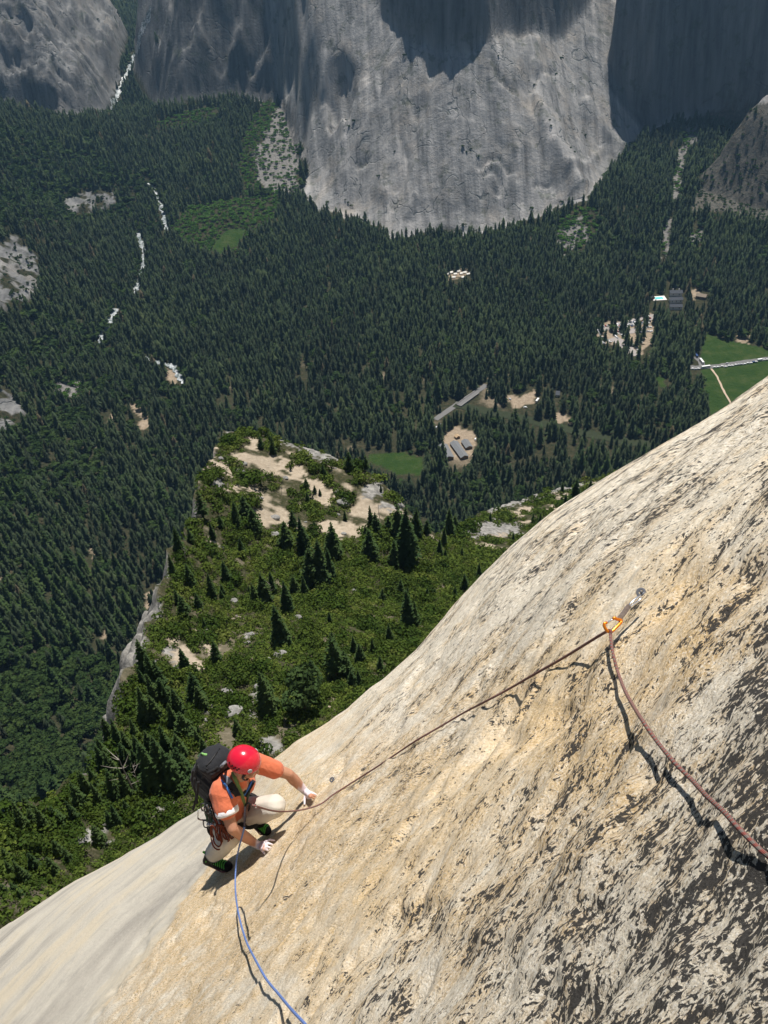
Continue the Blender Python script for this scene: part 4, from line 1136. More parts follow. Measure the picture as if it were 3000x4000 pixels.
def mat_slab():
    b = NB('slab_granite')
    at = b.n('ShaderNodeAttribute', {'attribute_name': 'cover'})
    sp = b.n('ShaderNodeSeparateColor', Color=at.outputs['Color'])
    lich, stain, ins = sp.outputs[0], sp.outputs[1], sp.outputs[2]
    uv = b.n('ShaderNodeUVMap').outputs[0]
    def mp(sx, sy, rot=0.0):
        return b.n('ShaderNodeMapping', Vector=uv, Scale=(sx, sy, 1), Rotation=(0, 0, rot)).outputs[0]
    uvf = b.attr('fleck', 'Vector'); far = b.attr('far')
    def two(sx, sy, rot, scale, det, ro, dist=0.0, fs=1.0):
        n1 = b.n('ShaderNodeTexNoise', Vector=mp(sx, sy, rot), Scale=scale, Detail=det, Roughness=ro, Distortion=dist).outputs[0]
        n2 = b.n('ShaderNodeTexNoise', Vector=mp(sx * 1.5, sy * .45, rot), Scale=scale * fs, Detail=det, Roughness=ro, Distortion=dist).outputs[0]
        return b.math('ADD', n1, b.math('MULTIPLY', far, b.math('SUBTRACT', n2, n1)))
    big = two(1.0, 2.1, 0, 4.2, 5, 0.60, 0.2, 0.9)                 # patches
    med = two(1.0, 2.3, 0, 12.0, 6, 0.68, 0.3)                  # streaky clumps
    fine = two(1.0, 2.0, 0.10, 46.0, 7, 0.78, 0, 1.3)           # single flecks
    fleck = two(1.0, 1.75, 0.05, 52.0, 4, 0.64, 0.7, 1.3)        # lichen flecks
    clump = two(1.0, 2.2, 0, 9.0, 3, 0.55, 0.3)
    grain = two(1, 1.4, 0, 130.0, 3, 0.65)
    # stone
    fc = b.ramp(fine, [(0.36, 0.0), (0.62, 1.0)])
    cream = b.mix(fc, (0.60, 0.50, 0.36), (0.90, 0.825, 0.68))
    tan = b.mix(fc, (0.50, 0.33, 0.145), (0.88, 0.68, 0.41))
    st = b.math('ADD', stain, b.math('MULTIPLY', b.math('SUBTRACT', big, 0.5), 2.0))
    st = b.math('ADD', st, b.math('MULTIPLY', b.math('SUBTRACT', med, 0.5), 1.3))
    c = b.mix(b.ramp(st, [(0.25, 0.0), (0.85, 1.0)]), cream, tan)
    c = b.mix(b.math('MULTIPLY', b.ramp(fine, [(0.36, 1.0), (0.46, 0.0)]), 0.36), c, (0.19, 0.135, 0.075))
    c = b.mix(b.math('MULTIPLY', b.math('MULTIPLY', far, b.ramp(grain, [(0.36, 1.0), (0.46, 0.0)])), 0.4), c, (0.15, 0.11, 0.065))
    c = b.mix(b.math('MULTIPLY', b.ramp(b.math('ADD', b.math('MULTIPLY', big, 0.5), b.math('MULTIPLY', fine, 0.5)), [(0.55, 0.0), (0.66, 1.0)]), 0.5), c, (0.82, 0.77, 0.68))
    # mineral grains
    c = b.mix(b.math('MULTIPLY', b.ramp(grain, [(0.54, 0.0), (0.64, 1.0)]), 0.75), c, (0.86, 0.82, 0.75))
    c = b.mix(b.math('MULTIPLY', b.ramp(grain, [(0.34, 1.0), (0.45, 0.0)]), 0.55), c, (0.15, 0.12, 0.085))
    # dark lichen: flecks gathered into streaks
    dk = b.math('ADD', b.math('MULTIPLY', b.math('SUBTRACT', fleck, 0.5), 6.4), b.math('MULTIPLY', b.math('SUBTRACT', clump, 0.5), 3.4))
    dk = b.math('ADD', dk, b.math('MULTIPLY', b.math('SUBTRACT', big, 0.5), 3.0))
    dk = b.math('ADD', dk, b.math('MULTIPLY', b.math('SUBTRACT', fine, 0.5), 2.2))
    dk = b.math('ADD', dk, b.math('MULTIPLY', b.math('SUBTRACT', lich, 0.60), 2.3))
    dm = b.ramp(dk, [(0.0, 0.0), (0.12, 0.9), (0.22, 1.0)])
    dcol = b.mix(grain, (0.012, 0.012, 0.013), (0.055, 0.053, 0.052))
    c = b.mix(b.math('MULTIPLY', dm, 0.96), c, dcol)
    # smooth pale slab below the climber
    uvs = b.n('ShaderNodeMapping', Vector=uvf, Scale=(1.5, 0.42, 1), Rotation=(0, 0, -0.12)).outputs[0]
    sm = b.noise(uvs, 1.5, 7, 0.62, 0.5)
    pale = b.ramp(sm, [(0.30, (0.27, 0.25, 0.22)), (0.42, (0.45, 0.41, 0.345)), (0.52, (0.56, 0.515, 0.43)), (0.62, (0.62, 0.535, 0.395)), (0.72, (0.58, 0.53, 0.44))])
    sm2 = b.noise(uvs, 7.0, 6, 0.72, 0.4)
    pale = b.mix(b.math('MULTIPLY', b.ramp(sm2, [(0.36, 1.0), (0.48, 0.0)]), 0.4), pale, (0.29, 0.27, 0.24))
    pale = b.mix(b.math('MULTIPLY', b.ramp(fine, [(0.36, 1.0), (0.47, 0.0)]), 0.55), pale, (0.22, 0.20, 0.18))
    pale = b.mix(b.math('MULTIPLY', b.ramp(fine, [(0.54, 0.0), (0.64, 1.0)]), 0.5), pale, (0.70, 0.66, 0.58))
    c = b.mix(ins, pale, c)
    h = b.math('ADD', b.math('MULTIPLY', fine, 1.0), b.math('MULTIPLY', grain, 0.55))
    h = b.math('ADD', h, b.math('MULTIPLY', med, 1.6))
    h = b.math('SUBTRACT', h, b.math('MULTIPLY', dm, 0.10))
    h = b.math('MULTIPLY', h, b.math('ADD', 0.5, b.math('MULTIPLY', ins, 0.5)))
    nrm = b.bump(h, 1.0, 0.015)
    b.bsdf(c, 0.75, 0.25, nrm)
    return b.m
slab = mesh_np('granite_slab', VS.reshape(-1, 3), FS, mat_slab(), smooth=True, attrs={'cover': np.stack([lich, stain, inside], -1).reshape(-1, 3), 'far': farS.ravel(), 'fleck': np.concatenate([uvF, np.zeros((len(uvF), 1))], 1)}, uv=uvS)
tag(slab, 'steep pale granite slab streaked with black lichen', kind='structure')
# ------------------------------------------------------------------ water, roads, buildings and cars of the valley
def ribbon(name, lines, width, lift, mat, step=10, wj=0.0, label=None):
    V = []; F = []; U = []
    for ln in lines:
        pts = []
        for (x0, y0), (x1, y1) in zip(ln[:-1], ln[1:]):
            n = max(1, int(math.hypot(x1 - x0, y1 - y0) / step))
            pts += [(x0 + (x1 - x0) * t / n, y0 + (y1 - y0) * t / n) for t in range(n)]
        pts.append(ln[-1])
        P = [hit_valley(*p) for p in pts]
        b0 = len(V); acc = 0
        for i, p in enumerate(P):
            a = P[max(0, i - 1)]; c = P[min(len(P) - 1, i + 1)]
            d = (c - a)[:2]; d = d / (np.linalg.norm(d) + 1e-9); nrm = np.array([-d[1], d[0]])
            if i: acc += np.linalg.norm(p - P[i - 1])
            w = width * (1 + wj * math.sin(i * 1.7) + wj * .7 * math.sin(i * .6 + 1))
            for k in range(5):
                q = p[:2] + nrm * w * (k / 4 - .5)
                V.append((q[0], q[1], float(terr(q[0], q[1])) + lift)); U.append((w * (k / 4), acc))
        for i in range(len(P) - 1):
            for k in range(4):
                F.append((b0 + i * 5 + k, b0 + i * 5 + k + 1, b0 + i * 5 + 6 + k, b0 + i * 5 + 5 + k))
    o = mesh_np(name, np.array(V), np.array(F), mat, smooth=True, uv=np.array(U))
    return tag(o, label, kind='structure')

def mat_foam():
    b = NB('white_water')
    co = b.coord('Object')
    n = b.noise(co, 0.25, 6, 0.7); n2 = b.noise(co, 0.06, 3)
    m = b.ramp(b.math('ADD', b.math('MULTIPLY', n, .7), b.math('MULTIPLY', n2, .3)), [(0.44, 0.0), (0.62, 1.0)])
    c = b.mix(m, (0.06, 0.085, 0.08), (0.62, 0.64, 0.65))
    b.bsdf(c, 0.4, 0.4, b.bump(n, .6, 1.0)); return b.m
def mat_river():
    b = NB('calm_river'); n = b.noise(b.coord('Object'), 0.15, 4)
    b.bsdf(b.mix(n, (0.018, 0.026, 0.012), (0.035, 0.042, 0.018)), 0.5, 0.1, b.bump(n, .1, .3)); return b.m
ribbon('stream', STRPX, 8.0, 1.0, mat_foam(), 5, .4, 'white rushing stream coming down the side canyon')
ribbon('river', RIVPX, 15.0, 0.5, mat_river(), 12, .1, 'calm dark green river among the trees')
M_ASPH = plain('asphalt', (0.15, 0.147, 0.143), .9, .2, var=.15, scale=.5)
ribbon('road', ROADPX[:2] + [ROADPX[2]], 8.0, 0.35, M_ASPH, 12, 0, 'grey road crossing the green meadow')
ribbon('parking_lot', [[(2340, 1288), (2450, 1264), (2560, 1237)], [(2392, 1322), (2436, 1346), (2478, 1392)], [(2395, 1300), (2520, 1290)]], 15.0, 0.4, plain('worn_asphalt', (0.30, 0.27, 0.25), .9, .2, var=.2, scale=.3), 12, 0, 'worn parking lot in the forest')
ribbon('path', [[(2778, 1442), (2802, 1475), (2822, 1520), (2848, 1568), (2868, 1592)]], 2.4, 0.3, plain('trodden_earth', (0.42, 0.33, 0.24), .9, .2), 8, .1, 'trodden footpath through the meadow')

class MBuild:
    """collects boxes and prisms, with a material slot per part"""
    def __init__(self): self.V = []; self.F = []
    def box(self, x0, x1, y0, y1, z0, z1, tx=0, ty=0):
        b = len(self.V)
        self.V += [(x0, y0, z0), (x1, y0, z0), (x1, y1, z0), (x0, y1, z0), (x0 + tx, y0 + ty, z1), (x1 - tx, y0 + ty, z1), (x1 - tx, y1 - ty, z1), (x0 + tx, y1 - ty, z1)]
        self.F += [tuple(b + i for i in f) for f in [(3, 2, 1, 0), (4, 5, 6, 7), (0, 1, 5, 4), (1, 2, 6, 5), (2, 3, 7, 6), (3, 0, 4, 7)]]
        return self
    def disc(self, c, r, w, n=10):
        b = len(self.V)
        for s in (-1, 1):
            for k in range(n):
                a = 6.283 * k / n
                self.V.append((c[0] + r * math.cos(a), c[1] + s * w / 2, c[2] + r * math.sin(a)))
        self.F += [tuple(range(b + n - 1, b - 1, -1)), tuple(range(b + n, b + 2 * n))]
        for k in range(n):
            self.F.append((b + k, b + (k + 1) % n, b + n + (k + 1) % n, b + n + k))
        return self
    def me(self, name, mat, smooth=False):
        m = bpy.data.meshes.new(name); m.from_pydata(self.V, [], self.F); m.update()
        m.materials.append(mat)
        return m
    def obj(self, name, mat, parent=None):
        o = bpy.data.objects.new(name, self.me(name, mat)); COL.objects.link(o); o.parent = parent
        return o

M_GLASS = plain('car_glass', (0.03, 0.035, 0.04), .1, .6, var=0)
M_TYRE = plain('tyre_rubber', (0.02, 0.02, 0.02), .9, .2, var=0)
CARCOL = {'white': (0.85, 0.85, 0.84), 'silver': (0.50, 0.51, 0.53), 'black': (0.03, 0.03, 0.035), 'red': (0.35, 0.03, 0.03), 'blue': (0.05, 0.09, 0.22), 'tan': (0.45, 0.38, 0.27)}
CARM = {k: plain('car_paint_' + k, v, .25, .6, var=0, Coat_Weight=.6) for k, v in CARCOL.items()}
def car_mesh(colour):
    m = bpy.data.meshes.new('parked_car')
    a = MBuild().box(-2.2, 2.2, -.88, .88, .35, .85, .10, .04); a.box(-1.35, .85, -.80, .80, 1.40, 1.46, .05, .05)
    g = MBuild().box(-1.75, 1.25, -.82, .82, .85, 1.40, .42, .08)
    t = MBuild()
    for x in (-1.4, 1.4):
        for y in (-.82, .82): t.disc((x, y, .33), .33, .2)
    V = a.V + g.V + t.V; F = a.F + [tuple(i + len(a.V) for i in f) for f in g.F] + [tuple(i + len(a.V) + len(g.V) for i in f) for f in t.F]
    m.from_pydata(V, [], F); m.update()
    for mm in (CARM[colour], M_GLASS, M_TYRE): m.materials.append(mm)
    m.polygons.foreach_set('material_index', [0] * len(a.F) + [1] * len(g.F) + [2] * len(t.F))
    return m
CARME = {k: car_mesh(k) for k in CARCOL}
rc = np.random.default_rng(5)
def car(px, py, rot, label, group, colour=None, up=.45, name='parked_car'):
    c = colour or rc.choice(['white', 'silver', 'black', 'red', 'blue', 'tan'], p=[.54, .24, .09, .05, .05, .03])
    p = hit_valley(px, py)
    o = bpy.data.objects.new(name, CARME[c]); COL.objects.link(o)
    o.location = (p[0], p[1], float(terr(p[0], p[1])) + up); o.rotation_euler = (0, 0, rot)
    return tag(o, c + ' car ' + label, 'car', group)
def row_dir(a, b):
    p, q = hit_valley(*a), hit_valley(*b); return math.atan2(q[1] - p[1], q[0] - p[0])
o2, c2 = (2300, 1000), 0.4219
def R2(x, y): return (o2[0] + c2 * x, o2[1] + c2 * y)
for (x0, y0, x1, y1, n, perp) in [(210, 668, 575, 612, 23, 1), (225, 682, 575, 628, 15, 1), (150, 656, 275, 640, 7, 1), (222, 716, 270, 706, 5, 1), (240, 742, 268, 772, 4, 0), (350, 780, 462, 885, 10, 1), (285, 692, 345, 690, 3, 1), (430, 690, 585, 660, 8, 1), (82, 690, 135, 818, 7, 0), (160, 572, 325, 560, 5, 1), (360, 625, 460, 603, 6, 1), (530, 590, 575, 580, 3, 1), (470, 800, 510, 830, 3, 1), (230, 650, 560, 600, 18, 1), (250, 700, 330, 690, 6, 1), (300, 730, 420, 850, 9, 1), (100, 660, 200, 655, 6, 1), (450, 720, 600, 700, 8, 1), (120, 760, 200, 800, 5, 0)]:
    rd = row_dir(R2(x0, y0), R2(x1, y1)) + (math.pi / 2 if perp else 0)
    for i in range(n):
        t = (i + rc.uniform(.1, .5)) / n
        car(*R2(x0 + (x1 - x0) * t, y0 + (y1 - y0) * t), rd + rc.normal(0, .04), 'parked in the rows of the forest parking lot', 'cars in the forest parking lot')
for x, y in [(385, 536), (455, 556), (600, 748), (198, 806), (140, 818), (610, 605), (770, 598), (565, 938), (825, 900), (680, 915), (175, 1175), (470, 1355)]:
    car(*R2(x, y), rc.uniform(0, 3), 'standing alone between trees around the parking lot', 'cars between trees around the parking lot')
rd = row_dir(R2(955, 1052), R2(1660, 965))
for i, (x, y) in enumerate([(958, 1054), (985, 1053), (1012, 1052), (1160, 1038), (1192, 1035), (1230, 1032), (1264, 1031), (1293, 1027), (1325, 1022), (1358, 1017), (1385, 1013), (1410, 1009), (1441, 1006), (1468, 1002), (1500, 996), (1522, 993), (1546, 988), (1618, 972), (1648, 966)]):
    car(*R2(x, y), rd + rc.normal(0, .03), 'parked along the road beside the meadow', 'cars parked along the meadow road')
car(*R2(1278, 1006), rd, 'driving on the meadow road away from the kerb', None, 'silver')
def long_vehicle(name, px, py, rot, L, Wd, Hh, colour, label, cat):
    p = hit_valley(px, py)
    o = empty(name, (p[0], p[1], float(terr(p[0], p[1])) + .4), label, cat); o.rotation_euler = (0, 0, rot)
    m = MBuild().box(-L / 2, L / 2, -Wd / 2, Wd / 2, .45, Hh, .12, .08); m.obj('body', CARM[colour], o)
    m = MBuild()
    for s in (-1, 1): m.box(-L / 2 + .8, L / 2 - .5, s * Wd / 2 - .03, s * Wd / 2 + .03, Hh * .5, Hh * .82)
    m.box(L / 2 - .06, L / 2 + .03, -Wd / 2 + .2, Wd / 2 - .2, Hh * .45, Hh * .85); m.obj('window', M_GLASS, o)
    for x in (-L * .3, L * .33):
        for s in (-1, 1): MBuild().disc((x, s * (Wd / 2 - .1), .5), .5, .28).obj('wheel', M_TYRE, o)
    return o
long_vehicle('bus', *R2(1043, 987), row_dir(R2(1030, 970), R2(1060, 1003)), 12, 2.6, 3.1, 'white', 'white bus turning off the meadow road at the junction', 'bus')
long_vehicle('bus', *R2(990, 928), row_dir(R2(975, 905), R2(1005, 945)), 12, 2.6, 3.1, 'blue', 'blue bus half hidden under the trees by the junction', 'bus')
long_vehicle('bus', *R2(1080, 1042), rd, 12, 2.6, 3.1, 'white', 'white bus parked along the edge of the meadow road', 'bus')
long_vehicle('van', *R2(1580, 975), rd, 7, 2.3, 2.7, 'white', 'white van parked at the right end of the meadow road', 'van')
o1_, c1_ = (1700, 1300), 0.4822
def R1(x, y): return (o1_[0] + c1_ * x, o1_[1] + c1_ * y)
for x, y in [(605, 548), (730, 609), (1045, 328), (1205, 562), (1385, 664), (1345, 752), (45, 447), (10, 777), (38, 752), (40, 792), (765, 950), (798, 1029), (1080, 1104), (1022, 267), (1080, 147), (1100, 152), (1015, 192), (400, 865), (325, 875)]:
    car(*R1(x, y), rc.uniform(0, 3), 'parked under the pines near the river', 'cars under the pines near the river', rc.choice(['white', 'silver', 'white']))
long_vehicle('camper_van', *R1(827, 558), row_dir(R1(815, 575), R1(840, 540)), 8, 2.5, 3.0, 'white', 'white camper van parked near the river bank', 'camper van')

M_ROOFG = plain('grey_shingle_roof', (0.16, 0.165, 0.17), .85, .2, var=.25, scale=.6)
M_ROOFD = plain('dark_roof', (0.055, 0.06, 0.07), .8, .2, var=.2, scale=.4)
M_ROOFB = plain('brown_roof', (0.20, 0.16, 0.12), .85, .2, var=.25, scale=.5)
M_TIMBER = plain('timber_wall', (0.20, 0.14, 0.09), .9, .2, var=.3, scale=.7)
M_PALE = plain('pale_wall', (0.72, 0.68, 0.62), .9, .2, var=.1, scale=.4)
M_WIN = plain('window_glass', (0.05, 0.06, 0.07), .1, .5, var=0)
def gable(name, a, b, width, hw, hr, roofm, wallm, label, cat='building', overhang=.5, chim=0):
    """gabled building with its ridge running between two photo points"""
    p, q = hit_valley(*a), hit_valley(*b)
    c = (p + q) / 2; L = np.linalg.norm((q - p)[:2]); rot = math.atan2(q[1] - p[1], q[0] - p[0])
    o = empty(name, (c[0], c[1], float(terr(c[0], c[1]))), label, cat); o.rotation_euler = (0, 0, rot)
    w = width / 2
    m = MBuild().box(-L / 2, L / 2, -w, w, -1.5, hw)
    b0 = len(m.V); m.V += [(-L / 2, -w, hw), (-L / 2, w, hw), (-L / 2, 0, hw + hr - .05), (L / 2, -w, hw), (L / 2, w, hw), (L / 2, 0, hw + hr - .05)]
    m.F += [(b0, b0 + 1, b0 + 2), (b0 + 3, b0 + 5, b0 + 4)]
    m.obj('wall', wallm, o)
    e = overhang; m = MBuild(); sl = hr / w
    for s in (-1, 1):
        b0 = len(m.V)
        z0 = hw - e * sl
        m.V += [(-L / 2 - e, s * (w + e), z0), (L / 2 + e, s * (w + e), z0), (L / 2 + e, 0, hw + hr), (-L / 2 - e, 0, hw + hr), (-L / 2 - e, s * (w + e), z0 + .2), (L / 2 + e, s * (w + e), z0 + .2), (L / 2 + e, 0, hw + hr + .2), (-L / 2 - e, 0, hw + hr + .2)]
        m.F += [tuple(b0 + i for i in f) for f in [(0, 1, 2, 3), (4, 7, 6, 5), (0, 4, 5, 1), (0, 3, 7, 4), (1, 5, 6, 2)]]
    rf = m.obj('roof', roofm, o)
    for i in range(chim):
        MBuild().box(-L / 4 + i * L / 2 - .6, -L / 4 + i * L / 2 + .6, .8, 2.0, hw, hw + hr + 1.6).obj('chimney', M_PALE, rf)
    n = max(2, int(L / 6))
    for i in range(n):
        for s in (-1, 1):
            x = -L / 2 + (i + .5) * L / n
            MBuild().box(x - .6, x + .6, s * w - .04, s * w + .04, hw * .35, hw * .8).obj('window', M_WIN, o)
    return o
gable('stable_building', R1(58, 935), R1(112, 1040), 11, 3.4, 2.2, M_ROOFG, M_TIMBER, 'long stable with a grey roof, leftmost in the sandy yard', 'stable')
gable('stable_building', R1(150, 905), R1(238, 1030), 9, 3.2, 2.0, M_ROOFG, M_TIMBER, 'longest stable with a grey roof, in the middle of the sandy yard', 'stable')
gable('stable_building', R1(238, 895), R1(275, 950), 8, 3.0, 1.8, M_ROOFG, M_TIMBER, 'short stable with a grey roof at the right of the sandy yard', 'stable')
gable('shed', R1(170, 845), R1(186, 862), 5, 2.6, 1.4, plain('wood_roof', (0.42, 0.30, 0.18), .9), M_TIMBER, 'small wooden shed at the top of the sandy yard', 'shed')
gable('cabin', R1(980, 510), R1(1003, 510), 9, 3.4, 1.5, M_ROOFD, M_PALE, 'dark roofed cabin with pale eaves in the riverside clearing', 'cabin', 1.0)
for k, (y, ww) in enumerate([(362, 10), (428, 9), (490, 8)]):
    gable('lodge_building', R2(745, y), R2(858, y), ww, 5, 2.4, M_ROOFD, M_PALE, ['dark roofed lodge wing with two chimneys, farthest of the three', 'dark roofed lodge wing in the middle of the three', 'dark roofed lodge wing nearest the parking lot'][k], 'lodge', .6, 2 if k == 0 else 0)
gable('pool_house', R2(572, 395), R2(590, 408), 7, 3.2, 2.4, M_ROOFD, M_TIMBER, 'small dark roofed house left of the swimming pool', 'house')
gable('hall', R2(995, 380), R2(1085, 395), 11, 4, 2.2, M_ROOFB, M_TIMBER, 'brown roofed hall under trees right of the lodge', 'hall')
p = hit_valley(*R2(648, 398))
pool = empty('swimming_pool', (p[0], p[1], float(terr(p[0], p[1])) + .3), 'turquoise swimming pool beside the dark roofed lodge', 'pool')
MBuild().box(-10, 10, -7, 7, -.6, .25).obj('deck', M_PALE, pool)
b = NB('pool_water'); b.bsdf(b.mix(b.noise(b.coord('Object'), .4), (0.10, 0.52, 0.55), (0.2, 0.65, 0.66)), .1, .5)
MBuild().box(-6, 6, -3.5, 3.5, .1, .29).obj('water', b.m, pool)
# tent cabins
rt = np.random.default_rng(8)
M_CANVAS = plain('tent_canvas', (0.80, 0.77, 0.70), .9, .1, var=.08, scale=1)
for i, (x, y) in enumerate([(1745, 1075), (1762, 1068), (1778, 1074), (1790, 1064), (1801, 1073), (1815, 1067), (1828, 1075), (1840, 1068), (1772, 1086), (1808, 1086)]):
    p = hit_valley(x, y)
    o = empty('tent_cabin', (p[0], p[1], float(terr(p[0], p[1])) + .2), 'pale canvas tent cabin in the small clearing below the great slab', 'tent', 'tent cabins in the far clearing'); o.rotation_euler = (0, 0, rt.uniform(0, .6))
    m = MBuild().box(-2.6, 2.6, -1.9, 1.9, 0, 1.7); m.obj('wall', M_CANVAS, o)
    m = MBuild(); m.V = [(-2.9, -2.2, 1.6), (2.9, -2.2, 1.6), (2.9, 2.2, 1.6), (-2.9, 2.2, 1.6), (-2.9, 0, 3.1), (2.9, 0, 3.1)]; m.F = [(0, 1, 5, 4), (2, 3, 4, 5), (1, 2, 5), (3, 0, 4), (3, 2, 1, 0)]
    m.obj('roof', M_CANVAS, o)
# bridge
p, q = hit_valley(*R1(190, 597)), hit_valley(*R1(338, 492))
c = (p + q) / 2; L = np.linalg.norm((q - p)[:2])
br = empty('bridge', (c[0], c[1], max(p[2], q[2]) + .6), 'grey road bridge across the dark river', 'bridge'); br.rotation_euler = (0, 0, math.atan2(q[1] - p[1], q[0] - p[0]))
MBuild().box(-L / 2, L / 2, -3.6, 3.6, .2, 1.1).obj('deck', M_ASPH, br)
for s in (-1, 1): MBuild().box(-L / 2, L / 2, s * 3.8 - .2, s * 3.8 + .2, .3, 2.0).obj('parapet', plain('bridge_stone', (0.36, 0.34, 0.31), .9), br)
for x in (-L / 6, L / 6): MBuild().box(x - .8, x + .8, -3.4, 3.4, -4, .2).obj('pier', M_PALE, br)

# ---- boulders of the spur
def mat_boulder():
    b = NB('boulder_granite'); co = b.coord('Object')
    n = b.noise(co, 1.2, 6, .65); n2 = b.noise(co, 5, 4)
    c = b.ramp(n, [(.3, (.10, .10, .095)), (.5, (.22, .215, .20)), (.7, (.40, .385, .36))])
    b.bsdf(b.mix(.3, c, b.mix(n2, (.08, .08, .07), (.5, .48, .45))), .9, .2, b.bump(b.math('ADD', n, n2), .6, .3)); return b.m
M_BOUL = mat_boulder()
def boulder_me(r):
    bm = bmesh.new(); bmesh.ops.create_icosphere(bm, subdivisions=3, radius=1.0)
    ns = [(Vector(r.normal(0, 1, 3).tolist()).normalized(), r.uniform(.55, .95)) for _ in range(9)]
    for v in bm.verts:
        d = v.co.normalized(); k = 1.0
        for nn, h in ns:
            t = d.dot(nn)
            if t > 0: k = min(k, h / t) if h / t < k else k
        v.co = d * k + Vector((0, 0, 0))
        v.co *= 1 + .06 * math.sin(7 * d.x + 5 * d.y) * math.sin(6 * d.z + 2)
    m = bpy.data.meshes.new('boulder'); bm.to_mesh(m); bm.free(); m.materials.append(M_BOUL); return m
BOM = [boulder_me(r1) for _ in range(6)]
BL = [(S(o7, c7, [(310, 218)])[0], 46), (S(o7, c7, [(385, 318)])[0], 28), (S(o7, c7, [(437, 385)])[0], 40), (S(o7, c7, [(433, 445)])[0], 46), (S(o7, c7, [(520, 745)])[0], 34), (S(o7, c7, [(460, 876)])[0], 64), (S(o7, c7, [(310, 958)])[0], 36), (S(o7, c7, [(290, 1080)])[0], 84),
      (S(o7, c7, [(265, 1015)])[0], 50), (S(o7, c7, [(272, 962)])[0], 32), (S(o7, c7, [(380, 998)])[0], 44), (S(o7, c7, [(685, 325)])[0], 56), (S(o7, c7, [(575, 450)])[0], 34), (S(o7, c7, [(100, 610)])[0], 36), (S(o7, c7, [(540, 815)])[0], 30), (S(o7, c7, [(1300, 530)])[0], 52), (S(o7, c7, [(242, 495)])[0], 26), (S(o7, c7, [(290, 685)])[0], 34),
      (S(o7, c7, [(685, 445)])[0], 24), (S(o7, c7, [(350, 805)])[0], 34), (S(o4, c4, [(640, 780)])[0], 52), (S(o4, c4, [(800, 850)])[0], 40), (S(o4, c4, [(1060, 1020)])[0], 46), (S(o4, c4, [(1240, 270)])[0], 26), (S(o4, c4, [(540, 560)])[0], 32), (S(o4, c4, [(660, 880)])[0], 26), (S(o4, c4, [(740, 945)])[0], 24), (S(o4, c4, [(1400, 860)])[0], 34), (S(o4, c4, [(1160, 1100)])[0], 50),
      (S(o3, c3, [(655, 545)])[0], 24), (S(o3, c3, [(1130, 740)])[0], 60), (S(o3, c3, [(1070, 660)])[0], 26), (S(o3, c3, [(880, 1010)])[0], 34), (S(o3, c3, [(1380, 1190)])[0], 30), (S(o3, c3, [(130, 605)])[0], 26), (S(o3, c3, [(1560, 690)])[0], 26)]
rb = np.random.default_rng(31)
for _ in range(60):
    x, y = rb.uniform(420, 1700), rb.uniform(1760, 2950)
    BL.append(((x, y), rb.uniform(9, 26)))
for i, ((px, py), wpx) in enumerate(BL):
    p = hit_spur(px, py + wpx * .2)
    if p is None or not in_poly(p[0:1], p[1:2], poly_xy)[0] or in_poly(np.array([px]), np.array([py + 10]), SLAB_HID)[0]: continue
    d = (p - EYE) @ CF; w = wpx * d / FPX / 2
    o = bpy.data.objects.new('boulder', BOM[i % 6]); COL.objects.link(o)
    o.location = (p[0], p[1], float(terr2(p[0], p[1])) + w * .15); o.scale = (w * 1.1, w * .8, w * .62); o.rotation_euler = (r1.uniform(-.2, .2), r1.uniform(-.2, .2), r1.uniform(-.5, .5) + (.3 if i == 7 else 0))
    big_ = i == 7
    tag(o, 'largest flat topped grey boulder in the scrub above the climber' if big_ else ('grey boulder on the sandy knoll of the spur' if py < 2020 else 'grey boulder half buried in the green scrub of the spur'), 'boulder', None if big_ else 'boulders on the spur')
# ------------------------------------------------------------------ ropes and protection
def lift(px, py, up):
    """point on the photo ray that floats `up` metres off the slab"""
    a, b, P = hit0(px, py, slab_h)
    r = ray(px, py); t1 = (P - EYE) @ CF
    t = t1
    for _ in range(25):
        Q = EYE + r * t
        q = Q - EYE
        h = q @ SN + SC0 - float(slab_h(np.array(q @ ST), np.array(q @ SA)))
        t += (h - up) / max(.15, SC0 + .0) * t1 * .5
        t = min(t, t1)
    return EYE + r * t

def smooth_path(P, n=8, closed=False):
    P = np.asarray(P, float)
    if closed: P = np.concatenate([P[-1:], P, P[:2]])
    else: P = np.concatenate([2 * P[:1] - P[1:2], P, 2 * P[-1:] - P[-2:-1]])
    out = []
    for i in range(1, len(P) - 2):
        p0, p1, p2, p3 = P[i - 1:i + 3]
        for t in np.arange(n) / n:
            out.append(.5 * (2 * p1 + (p2 - p0) * t + (2 * p0 - 5 * p1 + 4 * p2 - p3) * t * t + (3 * p1 - p0 - 3 * p2 + p3) * t ** 3))
    if not closed: out.append(P[-2])
    return np.array(out)

